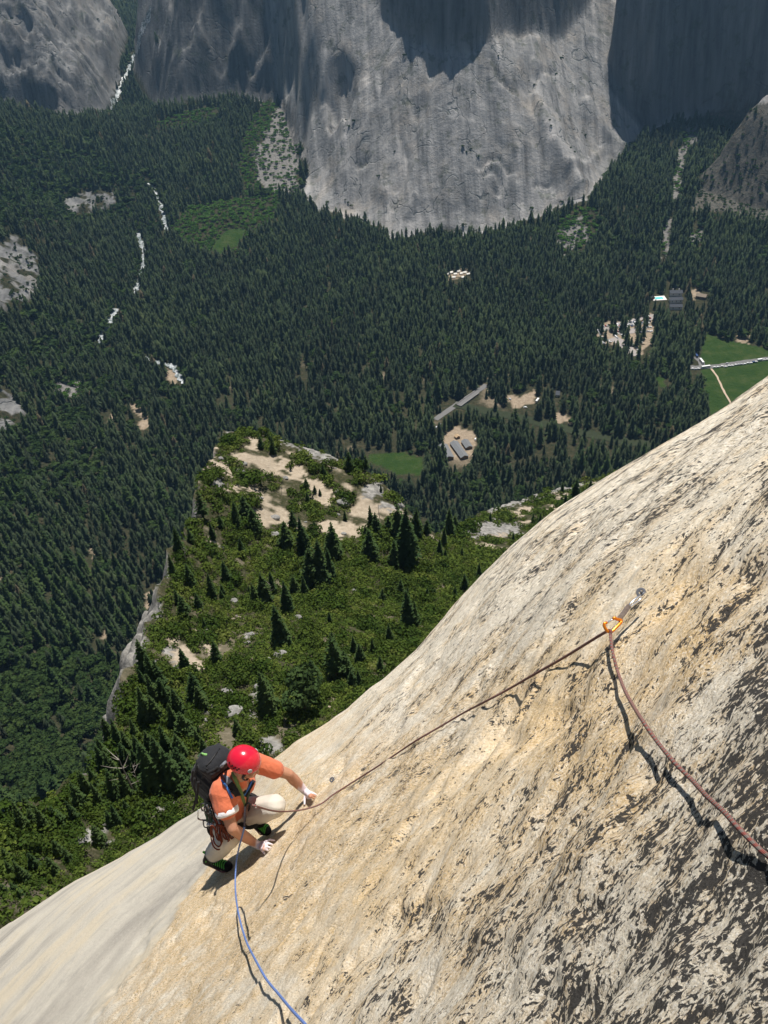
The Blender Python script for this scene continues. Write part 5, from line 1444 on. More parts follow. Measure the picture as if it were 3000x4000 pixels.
def tube(name, P, rad, mat, parent=None, sides=10, closed=False, flat=None, flat_dir=None, caps=True):
    """swept tube (or flat strap when flat=(half width, half thickness)) along a path"""
    P = np.asarray(P, float); n = len(P)
    rad = np.broadcast_to(np.asarray(rad, float), (n,))
    T = np.roll(P, -1, 0) - np.roll(P, 1, 0) if closed else np.gradient(P, axis=0)
    T /= np.linalg.norm(T, axis=1)[:, None] + 1e-12
    N = np.zeros_like(P)
    ref = np.array([0, 0, 1.0]) if flat_dir is None else np.asarray(flat_dir, float)
    prev = None
    for i in range(n):
        v = ref if (prev is None or flat_dir is not None) else prev
        w = v - T[i] * (v @ T[i])
        if np.linalg.norm(w) < 1e-4: w = np.cross(T[i], (1, 0.3, 0.2))
        w /= np.linalg.norm(w); N[i] = w; prev = w
    B = np.cross(T, N)
    V = []; U = []
    L = np.concatenate([[0], np.cumsum(np.linalg.norm(np.diff(P, axis=0), axis=1))])
    for i in range(n):
        for k in range(sides):
            a = 2 * math.pi * k / sides
            if flat is None:
                off = rad[i] * (math.cos(a) * N[i] + math.sin(a) * B[i])
            else:
                c, s = math.cos(a), math.sin(a)
                c = math.copysign(abs(c) ** .4, c); s = math.copysign(abs(s) ** .4, s)
                off = flat[1] * c * N[i] + flat[0] * s * B[i]
            V.append(P[i] + off); U.append((k / sides, L[i]))
    F = []
    m = n if closed else n - 1
    for i in range(m):
        j = (i + 1) % n
        for k in range(sides):
            F.append((i * sides + k, i * sides + (k + 1) % sides, j * sides + (k + 1) % sides, j * sides + k))
    Fs = [np.array(F)]
    if not closed and caps:
        Fs.append(np.array([list(range(sides))[::-1], [(n - 1) * sides + k for k in range(sides)]]))
    return mesh_np(name, np.array(V), Fs, mat, smooth=True, parent=parent, uv=np.array(U))

def mat_rope(name, ca, cb, pitch, dark):
    b = NB(name)
    uv = b.n('ShaderNodeUVMap').outputs[0]
    s = b.n('ShaderNodeSeparateXYZ', Vector=uv)
    u, v = s.outputs[0], s.outputs[1]
    w = b.math('FRACT', b.math('ADD', b.math('MULTIPLY', v, 1 / pitch), b.math('MULTIPLY', u, 1.0)))
    m = b.ramp(w, [(0.0, 0.0), (0.42, 0.0), (0.5, 1.0), (0.92, 1.0), (1.0, 0.0)])
    w1 = b.math('SINE', b.math('MULTIPLY', b.math('ADD', b.math('MULTIPLY', v, 330.0), b.math('MULTIPLY', u, 6.0)), 6.283))
    w2 = b.math('SINE', b.math('MULTIPLY', b.math('SUBTRACT', b.math('MULTIPLY', v, 330.0), b.math('MULTIPLY', u, 6.0)), 6.283))
    wv = b.math('MULTIPLY', w1, w2)
    c = b.mix(m, ca, cb)
    c = b.mix(b.ramp(wv, [(0.0, 0.28), (1.0, 0.0)]), c, dark)
    b.bsdf(c, .85, .2, b.bump(wv, .5, .0012)); return b.m
M_ROPE = mat_rope('red_grey_rope', (0.29, 0.085, 0.07), (0.22, 0.195, 0.17), .014, (0.10, 0.06, 0.05))
M_BLUE = mat_rope('blue_rope', (0.13, 0.22, 0.52), (0.20, 0.30, 0.58), .02, (0.05, 0.09, 0.28))
M_BLKROPE = mat_rope('dark_rope_end', (0.03, 0.025, 0.03), (0.05, 0.03, 0.03), .02, (0.01, 0.01, 0.01))

zo, zc = (2100, 2200), 0.5425
A_px = [(1800, 2215, .034), (1690, 2130, .032), (1600, 2060, .031), (1440, 1900, .030), (1340, 1790, .030), (1220, 1680, .030), (1100, 1550, .032), (980, 1430, .038), (850, 1270, .045), (760, 1140, .048), (690, 1030, .045), (630, 920, .042), (580, 790, .042), (550, 680, .048), (534, 600, .056), (525, 520, .062)]
B_px = [(2376, 2466, .062), (2340, 2484, .050), (2200, 2570, .030), (2080, 2638, .022), (1990, 2690, .02), (1900, 2738, .03), (1810, 2785, .03), (1720, 2838, .022), (1630, 2890, .018), (1540, 2950, .016), (1470, 2997, .014), (1410, 3035, .013), (1350, 3073, .013), (1300, 3105, .018), (1250, 3142, .04), (1180, 3163, .10), (1110, 3170, .22), (1060, 3166, .34), (1010, 3152, .44), (984, 3144, .48)]
pts = [lift(zo[0] + zc * x, zo[1] + zc * y, u) for x, y, u in A_px]
pts.append(lift(2383, 2462, .068))
ptsB = [lift(*p) for p in B_px]
rope = tube('red_rope', smooth_path(pts[::1] + ptsB[1:], 10), 0.0052, M_ROPE, sides=12)
tag(rope, 'red and grey striped rope running from the camera through the orange carabiner to the climber', 'rope')
C_px = [(957, 3153, .54), (956, 3190, .51), (955, 3230, .47)]
C2 = [(955, 3230, .47), (946, 3266, .40), (935, 3306, .33), (926, 3349, .26), (921, 3397, .21), (919, 3436, .18), (920, 3480, .145), (926, 3537, .12), (940, 3605, .10), (964, 3682, .08), (1003, 3759, .065), (1042, 3827, .055), (1090, 3885, .05), (1138, 3943, .05), (1191, 4000, .055), (1270, 4090, .06)]
p1 = [lift(*p) for p in C_px]; p2 = [lift(*p) for p in C2]
rope2 = empty('blue_rope', p2[-1], 'thin blue rope hanging from the climber down to the bottom edge of the photo', 'rope')
for nm, pp, mt in (('sheath', p2, M_BLUE), ('dark_end', p1, M_BLKROPE)):
    o = tube(nm, smooth_path(pp, 10) - p2[-1], 0.0047, mt, parent=rope2)

M_ORANGE = plain('orange_anodised', (0.85, 0.26, 0.02), .25, .6, metal=.6, var=.05)
M_STEEL = plain('bright_aluminium', (0.78, 0.79, 0.82), .25, .6, metal=.9, var=.05)
M_DSTEEL = plain('dull_steel', (0.13, 0.135, 0.15), .55, .4, metal=.4, var=.15)
M_WEB = plain('grey_brown_webbing', (0.16, 0.13, 0.115), .9, .2, var=.25, scale=60, bump=.4)
q0_, qc_ = (2300, 2250), 0.1808
def Q(x, y, d): return at_depth(q0_[0] + qc_ * x, q0_[1] + qc_ * y, d)
dB = float((lift(2383, 2462, .065) - EYE) @ CF)
qo = Q(560, 1000, dB)
qd_ = empty('quickdraw', qo, 'quickdraw with an orange lower carabiner clipped to the bolt on the slab', 'quickdraw')
body = [(520, 930, .0), (560, 905, .0), (600, 930, .004), (690, 950, .012), (700, 985, .012), (660, 1040, .006), (580, 1120, -.002), (500, 1195, -.008), (430, 1205, -.010), (370, 1150, -.008), (335, 1080, -.005), (340, 1025, -.002), (385, 1012, 0)]
ob = tube('carabiner', smooth_path([Q(x, y, dB + d) for x, y, d in body], 5) - qo, 0.0052, M_ORANGE, parent=qd_)
ob['label'] = 'orange carabiner holding the rope'
tube('gate', smooth_path([Q(522, 932, dB), Q(392, 1012, dB)], 4) - qo, 0.0034, M_STEEL, parent=ob)
dT = float((on_slab(2515, 2318) - EYE) @ CF)
sp_ = [Q(640, 960, dB + .01), Q(700, 870, dB + .02), Q(770, 780, dB + .035), Q(830, 690, dB + .045), Q(880, 640, dB + .05)]
tube('sling', smooth_path(sp_, 6) - qo, .01, M_WEB, parent=qd_, flat=(.0085, .003), flat_dir=-CF, sides=12)
cb = [(885, 620, .055), (960, 540, .06), (1050, 465, .07), (1110, 440, .08), (1130, 480, .08), (1075, 540, .075), (985, 600, .065), (900, 665, .055)]
ob2 = tube('carabiner', smooth_path([Q(x, y, dB + d) for x, y, d in cb], 5, closed=True) - qo, 0.0038, M_STEEL, parent=qd_, closed=True)
ob2['label'] = 'bright silver carabiner clipped to the bolt hanger'
# bolt hanger: ring plate standing on the slab with the bolt head
def hanger(px, py, size, label, rot=0.0):
    P = on_slab(px, py)
    o = empty('bolt_hanger', P, label, 'bolt')
    e1 = CU * math.cos(rot) + CR * math.sin(rot); e1 = e1 - SN * (e1 @ SN); e1 /= np.linalg.norm(e1); e2 = np.cross(SN, e1)
    # bent plate: foot on the rock, ear standing out with a hole
    ear = []
    for k in range(26):
        a = 2 * math.pi * k / 26
        ear.append(e1 * size * .55 * math.cos(a) + (e2 * .45 + SN * .9) * size * .5 * math.sin(a) + SN * size * .5 - e2 * size * .1)
    tube('ring', np.array(ear), size * .13, M_DSTEEL, parent=o, closed=True, flat=(size * .22, size * .035), flat_dir=np.cross(e1, e2 * .45 + SN * .9), sides=10)
    disc = [e1 * size * .5 * math.cos(a) + e2 * size * .45 * math.sin(a) for a in np.linspace(0, 6.283, 17)[:-1]]
    V = [d + SN * .002 for d in disc] + [d + SN * .007 for d in disc]
    mesh_np('base_plate', np.array(V), [np.array([[i, (i + 1) % 16, 16 + (i + 1) % 16, 16 + i] for i in range(16)]), np.array([list(range(16, 32))])], M_DSTEEL, parent=o)
    tube('bolt', np.array([SN * .0, SN * .012, SN * .018]) + e1 * size * .05, [size * .18, size * .18, size * .15], M_DSTEEL, parent=o, sides=6)
    return o
hanger(2512, 2322, .024, 'grey metal bolt hanger on the slab at the top of the quickdraw', .5)
hanger(1302, 3050, .026, 'small grey bolt hanger with nothing clipped, above the far hand of the climber', .2)
# ------------------------------------------------------------------ the climber
def J(px, py, d): return EYE + ray(px, py) * d
JT = {k: J(*v) for k, v in {
    'head': (955, 2986, 5.62), 'neck': (929, 3042, 5.74), 'chest': (908, 3085, 5.82), 'waist': (905, 3136, 5.94), 'pelv': (903, 3180, 6.06),
    'shR': (862, 3088, 5.70), 'shL': (990, 2976, 5.90), 'elR': (907, 3236, 5.68), 'wrR': (1010, 3303, 5.94), 'elL': (1127, 3024, 6.04), 'wrL': (1193, 3092, 6.23),
    'hipR': (868, 3196, 6.06), 'hipL': (936, 3174, 6.10), 'knR': (892, 3274, 5.86), 'anR': (824, 3345, 6.19), 'knL': (1072, 3150, 5.84), 'anL': (1003, 3190, 6.13)}.items()}
ROOT = JT['pelv'].copy()
def nrm(v): return v / (np.linalg.norm(v) + 1e-12)
UPB = nrm(JT['neck'] - JT['pelv']); SHX = nrm(JT['shL'] - JT['shR'])
BACK = nrm(np.cross(SHX, UPB))
if BACK @ SN < 0: BACK = -BACK
SHX = nrm(np.cross(UPB, BACK)) * (1 if np.cross(UPB, BACK) @ SHX > 0 else -1)

class Blob:
    """solid pieces that are fused into one continuous skin"""
    def __init__(self): self.bm = bmesh.new()
    def limb(self, p, q, r0, r1, n=14, ends=True):
        p, q = np.asarray(p, float) - ROOT, np.asarray(q, float) - ROOT
        d = nrm(q - p); a = nrm(np.cross(d, (0.3, 0.5, 0.8))); b = np.cross(d, a)
        L = np.linalg.norm(q - p); rings = []
        prof_ = []
        if ends: prof_ += [(-r0 * math.cos(t), r0 * math.sin(t)) for t in (0.15, .5, .9, 1.3)]
        prof_ += [(0, r0), (L * .5, (r0 + r1) / 2), (L, r1)]
        if ends: prof_ += [(L + r1 * math.sin(t), r1 * math.cos(t)) for t in (.3, .7, 1.1, 1.42)]
        for z, r in prof_:
            rings.append([self.bm.verts.new((p + d * z + r * (math.cos(6.2832 * k / n) * a + math.sin(6.2832 * k / n) * b)).tolist()) for k in range(n)])
        for x, y in zip(rings[:-1], rings[1:]):
            for k in range(n): self.bm.faces.new((x[k], x[(k + 1) % n], y[(k + 1) % n], y[k]))
        self.bm.faces.new(rings[0][::-1]); self.bm.faces.new(rings[-1])
        return self
    def ell(self, c, ax, r, seg=20):
        """ellipsoid: axes ax (3 unit vectors), radii r"""
        m = Matrix([[ax[j][i] * r[j] for j in range(3)] + [float(c[i] - ROOT[i])] for i in range(3)] + [[0, 0, 0, 1]])
        bmesh.ops.create_uvsphere(self.bm, u_segments=seg, v_segments=seg // 2 + 2, radius=1.0, matrix=m)
        return self
    def slab(self, c, ax, h, bev=.35):
        """rounded box"""
        m = Matrix([[ax[j][i] * h[j] for j in range(3)] + [float(c[i] - ROOT[i])] for i in range(3)] + [[0, 0, 0, 1]])
        v = bmesh.ops.create_cube(self.bm, size=2.0, matrix=m)['verts']
        return self
    def fuse(self, name, mat, parent, voxel=.006, smooth=6, wr=None, attr=None):
        bmesh.ops.recalc_face_normals(self.bm, faces=self.bm.faces)
        me = bpy.data.meshes.new(name); self.bm.to_mesh(me); self.bm.free()
        o = bpy.data.objects.new(name, me); COL.objects.link(o)
        md = o.modifiers.new('r', 'REMESH'); md.mode = 'VOXEL'; md.voxel_size = voxel; md.use_smooth_shade = True
        if smooth:
            ms = o.modifiers.new('s', 'SMOOTH'); ms.iterations = smooth; ms.factor = .5
        dg = bpy.context.evaluated_depsgraph_get()
        m2 = bpy.data.meshes.new_from_object(o.evaluated_get(dg))
        o.modifiers.clear(); o.data = m2; m2.name = name; bpy.data.meshes.remove(me)
        n = len(m2.vertices); co = np.empty(n * 3, np.float32); m2.vertices.foreach_get('co', co); co = co.reshape(-1, 3)
        if wr is not None:
            no = np.empty(n * 3, np.float32); m2.vertices.foreach_get('normal', no); no = no.reshape(-1, 3)
            co = co + no * wr(co)[:, None]; m2.vertices.foreach_set('co', co.astype(np.float32).ravel())
        if attr is not None:
            at = m2.attributes.new('mask', 'FLOAT', 'POINT'); at.data.foreach_set('value', attr(co).astype(np.float32))
        m2.materials.clear(); m2.materials.append(mat)
        m2.polygons.foreach_set('use_smooth', np.ones(len(m2.polygons), bool)); m2.update()
        o.parent = parent
        return o

person = empty('person', ROOT, 'climber in red helmet and orange shirt leaning both hands on the slab', 'person')

def mat_skin():
    b = NB('skin'); m = b.attr('mask'); co = b.coord('Object')
    n = b.noise(co, 30, 4)
    sk = b.mix(n, (0.40, 0.19, 0.115), (0.52, 0.27, 0.175))
    ch = b.mix(b.noise(co, 60, 4), (0.62, 0.52, 0.56), (0.86, 0.80, 0.84))
    b.bsdf(b.mix(m, sk, ch), .55, .35, b.bump(n, .2, .003), Subsurface_Weight=.08); return b.m
M_SKIN = mat_skin()
# head frame
HU0 = np.array([.30, -.02, .95]); HF = nrm(np.array([.93, -.22, -.27])); HS = nrm(np.cross(HU0, HF)); HU = nrm(np.cross(HF, HS))
HC = JT['head']
HSC = .84
def hp(f, s, u): return HC + (HF * f + HS * s + HU * u) * HSC
bl = Blob()
bl.ell(hp(-.01, 0, .02), (HF, HS, HU), (.082, .064, .088))
bl.ell(hp(.035, 0, -.055), (HF, HS, HU), (.057, .050, .063))
bl.limb(hp(.055, 0, -.115), hp(.075, 0, -.105), .022, .020)
bl.limb(hp(.092, 0, -.005), hp(.112, 0, -.045), .009, .014)                    # nose
for s in (-1, 1):
    bl.ell(hp(.072, s * .038, -.045), (HF, HS, HU), (.018, .020, .018))         # cheek
    bl.ell(hp(-.005, s * .078, -.025), (HF, HS, HU), (.017, .008, .027))        # ear
    bl.limb(hp(.088, s * .012, .018), hp(.078, s * .045, .016), .0085, .0085)     # brow
bl.limb(hp(.088, -.02, -.078), hp(.088, .02, -.078), .0085, .0085)                # lips
bl.limb(hp(-.02, 0, -.06), JT['neck'] - UPB * .02, .047, .056)
bl.limb(JT['neck'] - UPB * .05, JT['waist'], .085, .09)
bl.limb(JT['neck'] - UPB * .03, JT['shL'], .05, .05); bl.limb(JT['neck'] - UPB * .03, JT['shR'], .05, .05)
def arm(sh, el, wr, out):
    mid = el * .45 + wr * .55
    bl.limb(sh, sh * .45 + el * .55, .052, .046); bl.limb(sh * .45 + el * .55, el, .046, .038)
    bl.limb(el, el * .68 + wr * .32, .038, .041); bl.limb(el * .68 + wr * .32, wr, .041, .026)
    bl.ell(el, (nrm(wr - sh), nrm(np.cross(wr - sh, out)), out), (.04, .038, .04))
arm(JT['shR'], JT['elR'], JT['wrR'], SN); arm(JT['shL'], JT['elL'], JT['wrL'], SN)
def hand(wr, tips, thumb, knuck):
    """palm and five separate bent fingers; tips in photo pixels, resting on the rock"""
    K = [lift(*k) for k in knuck]; Tp = [lift(*t) for t in tips]
    kc = np.mean(K, 0)
    for k in K: bl.limb(wr + (k - kc) * .45, k, .0165, .0115, 10)
    bl.limb(wr, kc, .021, .016)
    for i, (k, t) in enumerate(zip(K, Tp)):
        m = k * .5 + t * .5 + SN * .013
        bl.limb(k, m, .0098, .0088, 10); bl.limb(m, t, .0088, .0068, 10)
    th = lift(*thumb); b0 = wr * .6 + K[-1] * .4; m = b0 * .45 + th * .55 + SN * .01
    bl.limb(b0, m, .0135, .0105, 10); bl.limb(m, th, .0105, .0078, 10)
# right (near) hand: fingers towards the upper right, thumb below
hand(JT['wrR'], [(1072, 3283, .012), (1064, 3299, .012), (1056, 3312, .012), (1046, 3322, .012)], (1033, 3334, .012), [(1043, 3286, .04), (1040, 3298, .042), (1036, 3308, .042), (1030, 3317, .04)])
# left (far) hand
hand(JT['wrL'], [(1235, 3104, .012), (1233, 3112, .012), (1227, 3119, .012), (1217, 3124, .012)], (1190, 3142, .012), [(1216, 3098, .04), (1216, 3105, .042), (1212, 3112, .042), (1206, 3117, .04)])
# lower legs
bl.limb(JT['knR'] * .35 + JT['anR'] * .65, JT['anR'], .046, .036); bl.limb(JT['knL'] * .35 + JT['anL'] * .65, JT['anL'], .046, .036)
bl.limb(JT['waist'], JT['pelv'], .09, .10)
for k in 'RL':
    bl.limb(JT['pelv'], JT['hip' + k], .08, .07); bl.limb(JT['hip' + k], JT['kn' + k], .065, .045); bl.limb(JT['kn' + k], JT['an' + k], .045, .034)
wl = [JT['wrR'] - ROOT, JT['wrL'] - ROOT]; fa = [nrm(lift(1058, 3300, .012) - JT['elR']), nrm(lift(1226, 3112, .012) - JT['elL'])]
def chalk(co):
    m = np.zeros(len(co))
    for w, f in zip(wl, fa):
        dd = (co - w) @ f
        near = np.linalg.norm(co - w, axis=1) < .22
        m = np.maximum(m, near * sstep(-.085, -.045, dd + .012 * np.sin(co[:, 0] * 160)))
    return m
body = bl.fuse('body', M_SKIN, person, .0046, 3, attr=chalk)

def cloth(name, c, var=.1, rough=.9, scale=40):
    b = NB(name); co = b.coord('Object')
    n = b.noise(co, scale, 4); n2 = b.noise(co, 9, 4, .6, .8); w = b.noise(co, 400, 2)
    col = b.mix(n, tuple(v * (1 - var) for v in c), tuple(min(1, v * (1 + var)) for v in c))
    b.bsdf(col, rough, .2, b.bump(b.math('ADD', b.math('MULTIPLY', n2, 1.0), b.math('MULTIPLY', w, .05)), .6, .018), Sheen_Weight=.15); return b.m
def folds(sc, amp, seed, dirv):
    dv = nrm(np.asarray(dirv, float))
    o1 = nrm(np.cross(dv, (.2, .5, .8))); o2 = np.cross(dv, o1)
    return lambda co: amp * (ridged((co @ dv) / 1.0, (co @ o1) * .45 + (co @ o2) * .3, sc, 2, seed))
# shirt
sh = Blob()
sh.limb(JT['chest'] + UPB * .03 + BACK * .01, JT['waist'], .115, .104); sh.limb(JT['waist'], JT['pelv'] + UPB * .05, .104, .112)
for s, k in ((-1, 'shR'), (1, 'shL')):
    sh.ell(JT['chest'] + SHX * s * .075 + UPB * .03, (SHX, UPB, BACK), (.095, .12, .105))
    sh.limb(JT['neck'] - UPB * .055, JT[k], .062, .066)
sh.limb(JT['neck'] - UPB * .03 - BACK * .01, JT['neck'] + UPB * .012, .066, .062)
def sleeve(a, b_, t, r0, r1): sh.limb(JT[a], JT[a] * (1 - t) + JT[b_] * t, r0, r1, ends=True)
sleeve('shR', 'elR', .46, .072, .078); sleeve('shL', 'elL', .60, .068, .064)
M_SHIRT = cloth('orange_shirt', (0.58, 0.155, 0.075))
shirt = sh.fuse('shirt', M_SHIRT, person, .006, 5, wr=folds(.075, .0065, 301, SHX + UPB * .6))
# white rolled cuff of the near sleeve
c0 = JT['shR'] * .50 + JT['elR'] * .50; c1 = JT['shR'] * .40 + JT['elR'] * .60; dd = nrm(c1 - c0)
tube('cuff', np.array([c0 - dd * .018, c0 - dd * .005, c0 + dd * .02, c0 + dd * .034, c0 + dd * .030]) - ROOT, [.070, .080, .081, .076, .058], cloth('white_cuff', (0.78, 0.76, 0.78)), parent=person, sides=24)
# trousers
tr = Blob()
tr.limb(JT['pelv'] + UPB * .06, JT['pelv'], .118, .120)
for k in 'RL':
    hp_, kn, an = JT['hip' + k], JT['kn' + k], JT['an' + k]
    tr.limb(JT['pelv'], hp_, .115, .108); tr.limb(hp_, kn, .102, .078); tr.limb(kn, kn * .5 + an * .5, .078, .074); tr.limb(kn * .5 + an * .5, kn * .22 + an * .78, .074, .062, ends=True)
M_TROU = cloth('pale_trousers', (0.58, 0.535, 0.46), .06)
trous = tr.fuse('trousers', M_TROU, person, .007, 5, wr=folds(.085, .007, 311, (.3, .9, .4)))
for k in 'RL':   # drawcord hem
    kn, an = JT['kn' + k], JT['an' + k]; d = nrm(an - kn); c = kn * .18 + an * .82
    tube('trouser_hem', np.array([c - d * .012, c, c + d * .012]) - ROOT, [.064, .066, .060], cloth('hem_cord', (0.22, 0.23, 0.22)), parent=person, sides=18)
# helmet
M_HEL = plain('red_helmet_shell', (0.60, 0.010, 0.034), .22, .5, var=.03, scale=3, Coat_Weight=.4)
def helmet():
    V = []; F = []; n = 48; m = 18
    for i in range(m + 1):
        t = i / m; ph = t * 1.72
        for k in range(n):
            a = 2 * math.pi * k / n
            f = math.cos(a); s = math.sin(a)
            rad = math.sin(min(ph, 1.60)) * (1 + .03 * max(0, ph - 1.5) / .2)
            low = 1.0 + (.05 if f > 0 else .12 * -f) * max(0, t - .75) * 2
            P = hp(-.010 + .132 * f * rad, .117 * s * rad, .056 + .112 * math.cos(ph) * low - (.012 * f if t > .8 else 0) * (t - .8) * 5 * -1)
            V.append(P - ROOT)
    for i in range(m):
        for k in range(n):
            F.append((i * n + k, i * n + (k + 1) % n, (i + 1) * n + (k + 1) % n, (i + 1) * n + k))
    # inner lip
    b0 = len(V)
    c = hp(-.005, 0, .02) - ROOT
    for k in range(n): V.append(c + (V[m * n + k] - c) * .93)
    for k in range(n): F.append((m * n + k, m * n + (k + 1) % n, b0 + (k + 1) % n, b0 + k))
    for k in range(n): V.append(c + (V[m * n + k] - c) * .80 + HU * .06)
    for k in range(n): F.append((b0 + k, b0 + (k + 1) % n, b0 + n + (k + 1) % n, b0 + n + k))
    o = mesh_np('helmet', np.array(V), np.array(F), M_HEL, smooth=True, parent=person)
    return o
helm = helmet()
def on_helm(az, ph):
    a = math.radians(az); f, s = math.cos(a), math.sin(a); r = math.sin(ph)
    P = hp(-.010 + .132 * f * r, .117 * s * r, .056 + .112 * math.cos(ph))
    N = nrm(HF * f * r / .146 + HS * s * r / .121 + HU * math.cos(ph) / .118)
    return P - ROOT, N
SIDE = -1 if (-HS) @ (-CF) > HS @ (-CF) else 1       # side of the head turned to the camera
M_RIV = plain('grey_rivet', (0.34, 0.34, 0.36), .4, .5, var=.05); M_HOLE = plain('vent_hole', (0.008, 0.008, 0.01), .9, .1, var=0)
for az, ph in ((55 * SIDE, 1.40), (-60 * SIDE, 1.35)):
    P, N = on_helm(az, ph); tube('rivet', np.array([P - N * .004, P + N * .003, P + N * .005]), [.016, .016, .012], M_RIV, parent=helm, sides=16)
for az, ph in [(95, 1.30), (108, 1.32), (121, 1.34), (100, 1.46), (113, 1.48), (126, 1.50), (139, 1.40), (-100, 1.3), (-113, 1.32), (-126, 1.34)]:
    P, N = on_helm(az * SIDE, ph); tube('vent', np.array([P - N * .004, P + N * .0012]), [.0062, .0062], M_HOLE, parent=helm, sides=10)
M_BLACK = cloth('black_webbing', (0.022, 0.022, 0.024), .2)
for s in (-1, 1):
    pp = [hp(.03, s * .085, .0), hp(.02, s * .082, -.06), hp(.045, s * .05, -.125), hp(.055, 0, -.145)]
    tube('chin_strap', smooth_path(pp, 6) - ROOT, .01, M_BLACK, parent=person, flat=(.009, .0025), flat_dir=HS * s, sides=8)
# hair below the shell at the back, stubble
hb = Blob(); hb.ell(hp(-.04, 0, -.005), (HF, HS, HU), (.058, .067, .064)); hb.fuse('hair', plain('dark_hair', (0.035, 0.024, 0.018), .8, .3, var=.4, scale=60), person, .006, 2)
for s in (-1, 1):
    P = hp(.086, s * .033, -.008)
    ey = bmesh.new(); bmesh.ops.create_uvsphere(ey, u_segments=12, v_segments=8, radius=.0115); me = bpy.data.meshes.new('eye'); ey.to_mesh(me); ey.free(); me.materials.append(plain('eye', (0.10, 0.07, 0.05), .2, .5, var=0))
    o = bpy.data.objects.new('eye', me); COL.objects.link(o); o.parent = person; o.location = (P - ROOT).tolist()

# climbing shoes
M_SHOE = plain('black_shoe', (0.010, 0.010, 0.011), .7, .2, var=.3, scale=60); M_GREEN = cloth('green_lace', (0.10, 0.46, 0.06), .15); M_RAND = plain('dark_red_rand', (0.16, 0.035, 0.05), .6, .3)
def shoe(an, heel, toe, lp):
    hl, te = J(*heel), lift(*toe)
    f = nrm(te - hl); L = np.linalg.norm(te - hl); up = nrm(an - (hl * .6 + te * .4)); up = nrm(up - f * (up @ f)); sd = np.cross(f, up)
    s = Blob()
    s.limb(hl + f * .03 + up * .012, hl + f * L * .5, .034, .038); s.limb(hl + f * L * .45, te - f * .045, .038, .036); s.ell(te - f * .05, (f, sd, up), (.055, .042, .026))
    s.limb(hl + f * .035 + up * .01, an + up * .01, .036, .043); s.limb(hl + f * L * .45 + up * .005, an * .7 + hl * .3 + f * .05, .038, .034)
    sh_ = s.fuse('shoe', M_SHOE, person, .0055, 3)
    # rand along the sole edge
    for w in (-1, 1):
        pp = [hl + f * .0 + sd * w * .022, hl + f * L * .5 + sd * w * .038, te - f * .05 + sd * w * .043 - up * .004, te + f * .002]
        tube('rand', smooth_path(pp, 6) - ROOT, .0045, M_RAND, parent=sh_, sides=8)
    for i in range(8):
        t = .34 + i * .066; c = hl + f * L * t + up * (.068 - .075 * (t - .30))
        a_ = c + sd * .033 - up * .012 + f * .014; b_ = c - sd * .033 - up * .012 - f * .006
        tube('lace', smooth_path([a_, c + up * .004, b_], 4) - ROOT, .0042, M_GREEN, parent=sh_, sides=7)
    c = hl + f * L * .36 + up * .07
    for w in (-1, 1): tube('lace', smooth_path([c, c + sd * w * .03 + up * .012, c + sd * w * .045 - f * .01, c + sd * w * .02], 5) - ROOT, .004, M_GREEN, parent=sh_, sides=7)
    hb_ = J(*lp)
    tube('heel_loop', smooth_path([hb_ + up * -.012 + f * .012, hb_ - f * .012, hb_ + up * .012, hb_ + f * .014 + up * .004], 6) - ROOT, .0055, M_GREEN, parent=sh_, flat=(.006, .002), flat_dir=-CF, sides=8)
shoe(JT['anR'], (801, 3362, 6.29), (904, 3391, .010), (799, 3331, 6.22)); shoe(JT['anL'], (981, 3207, 6.25), (1055, 3254, .010), (980, 3172, 6.14))

# harness
HB = JT['pelv'] + UPB * .075
ring = lambda c, u, r, n=28, s1=1.0: np.array([c + (SHX * math.cos(a) + nrm(np.cross(SHX, u)) * math.sin(a) * s1) * r for a in np.linspace(0, 2 * math.pi, n + 1)[:-1]])
har = tube('harness', ring(HB, UPB, .126) - ROOT, .02, M_BLACK, parent=person, closed=True, flat=(.026, .006), flat_dir=None, sides=10)
for k in 'RL':
    hq = JT['hip' + k] * .72 + JT['kn' + k] * .28; d = nrm(JT['kn' + k] - JT['hip' + k]); a = nrm(np.cross(d, SN)); b_ = np.cross(d, a)
    tube('leg_loop', np.array([hq + .106 * (a * math.cos(t) + b_ * math.sin(t)) for t in np.linspace(0, 6.283, 25)[:-1]]) - ROOT, .02, M_BLACK, parent=person, closed=True, flat=(.02, .005), sides=10)
FRONT = HB - BACK * .145
tube('belay_loop', smooth_path([FRONT + UPB * .03, J(975, 3142, 5.86), J(958, 3151, 5.80), FRONT - UPB * .05], 6) - ROOT, .0065, M_BLACK, parent=person, sides=8)
# ------------------------------------------------------------------ what the climber carries
from mathutils.bvhtree import BVHTree
def bvh_of(objs):
    V = []; F = []
    for o in objs:
        m = o.data; b0 = len(V)
        V += [Vector((v.co[0] + ROOT[0], v.co[1] + ROOT[1], v.co[2] + ROOT[2])) for v in m.vertices]
        F += [tuple(b0 + i for i in p.vertices) for p in m.polygons]
    return BVHTree.FromPolygons(V, F)
_wear = bvh_of([body, shirt, trous])
def on_body(px, py, up=.004, dflt=6.05):
    r = ray(px, py)
    h = _wear.ray_cast(Vector(EYE.tolist()), Vector(nrm(r).tolist()))
    if h[0] is None: return EYE + r * dflt
    return np.array(h[0]) - nrm(r) * up
def Z1(x, y): return (700 + .3617 * x, 2850 + .3617 * y)
M_PACK = cloth('black_pack_fabric', (0.016, 0.017, 0.020), .25, .75); M_GREYP = cloth('grey_strap_padding', (0.20, 0.21, 0.24), .1); M_BLUES = cloth('blue_strap_edge', (0.05, 0.17, 0.50), .1)
PC = JT['chest'] + BACK * .20 - UPB * .02 + SHX * .01
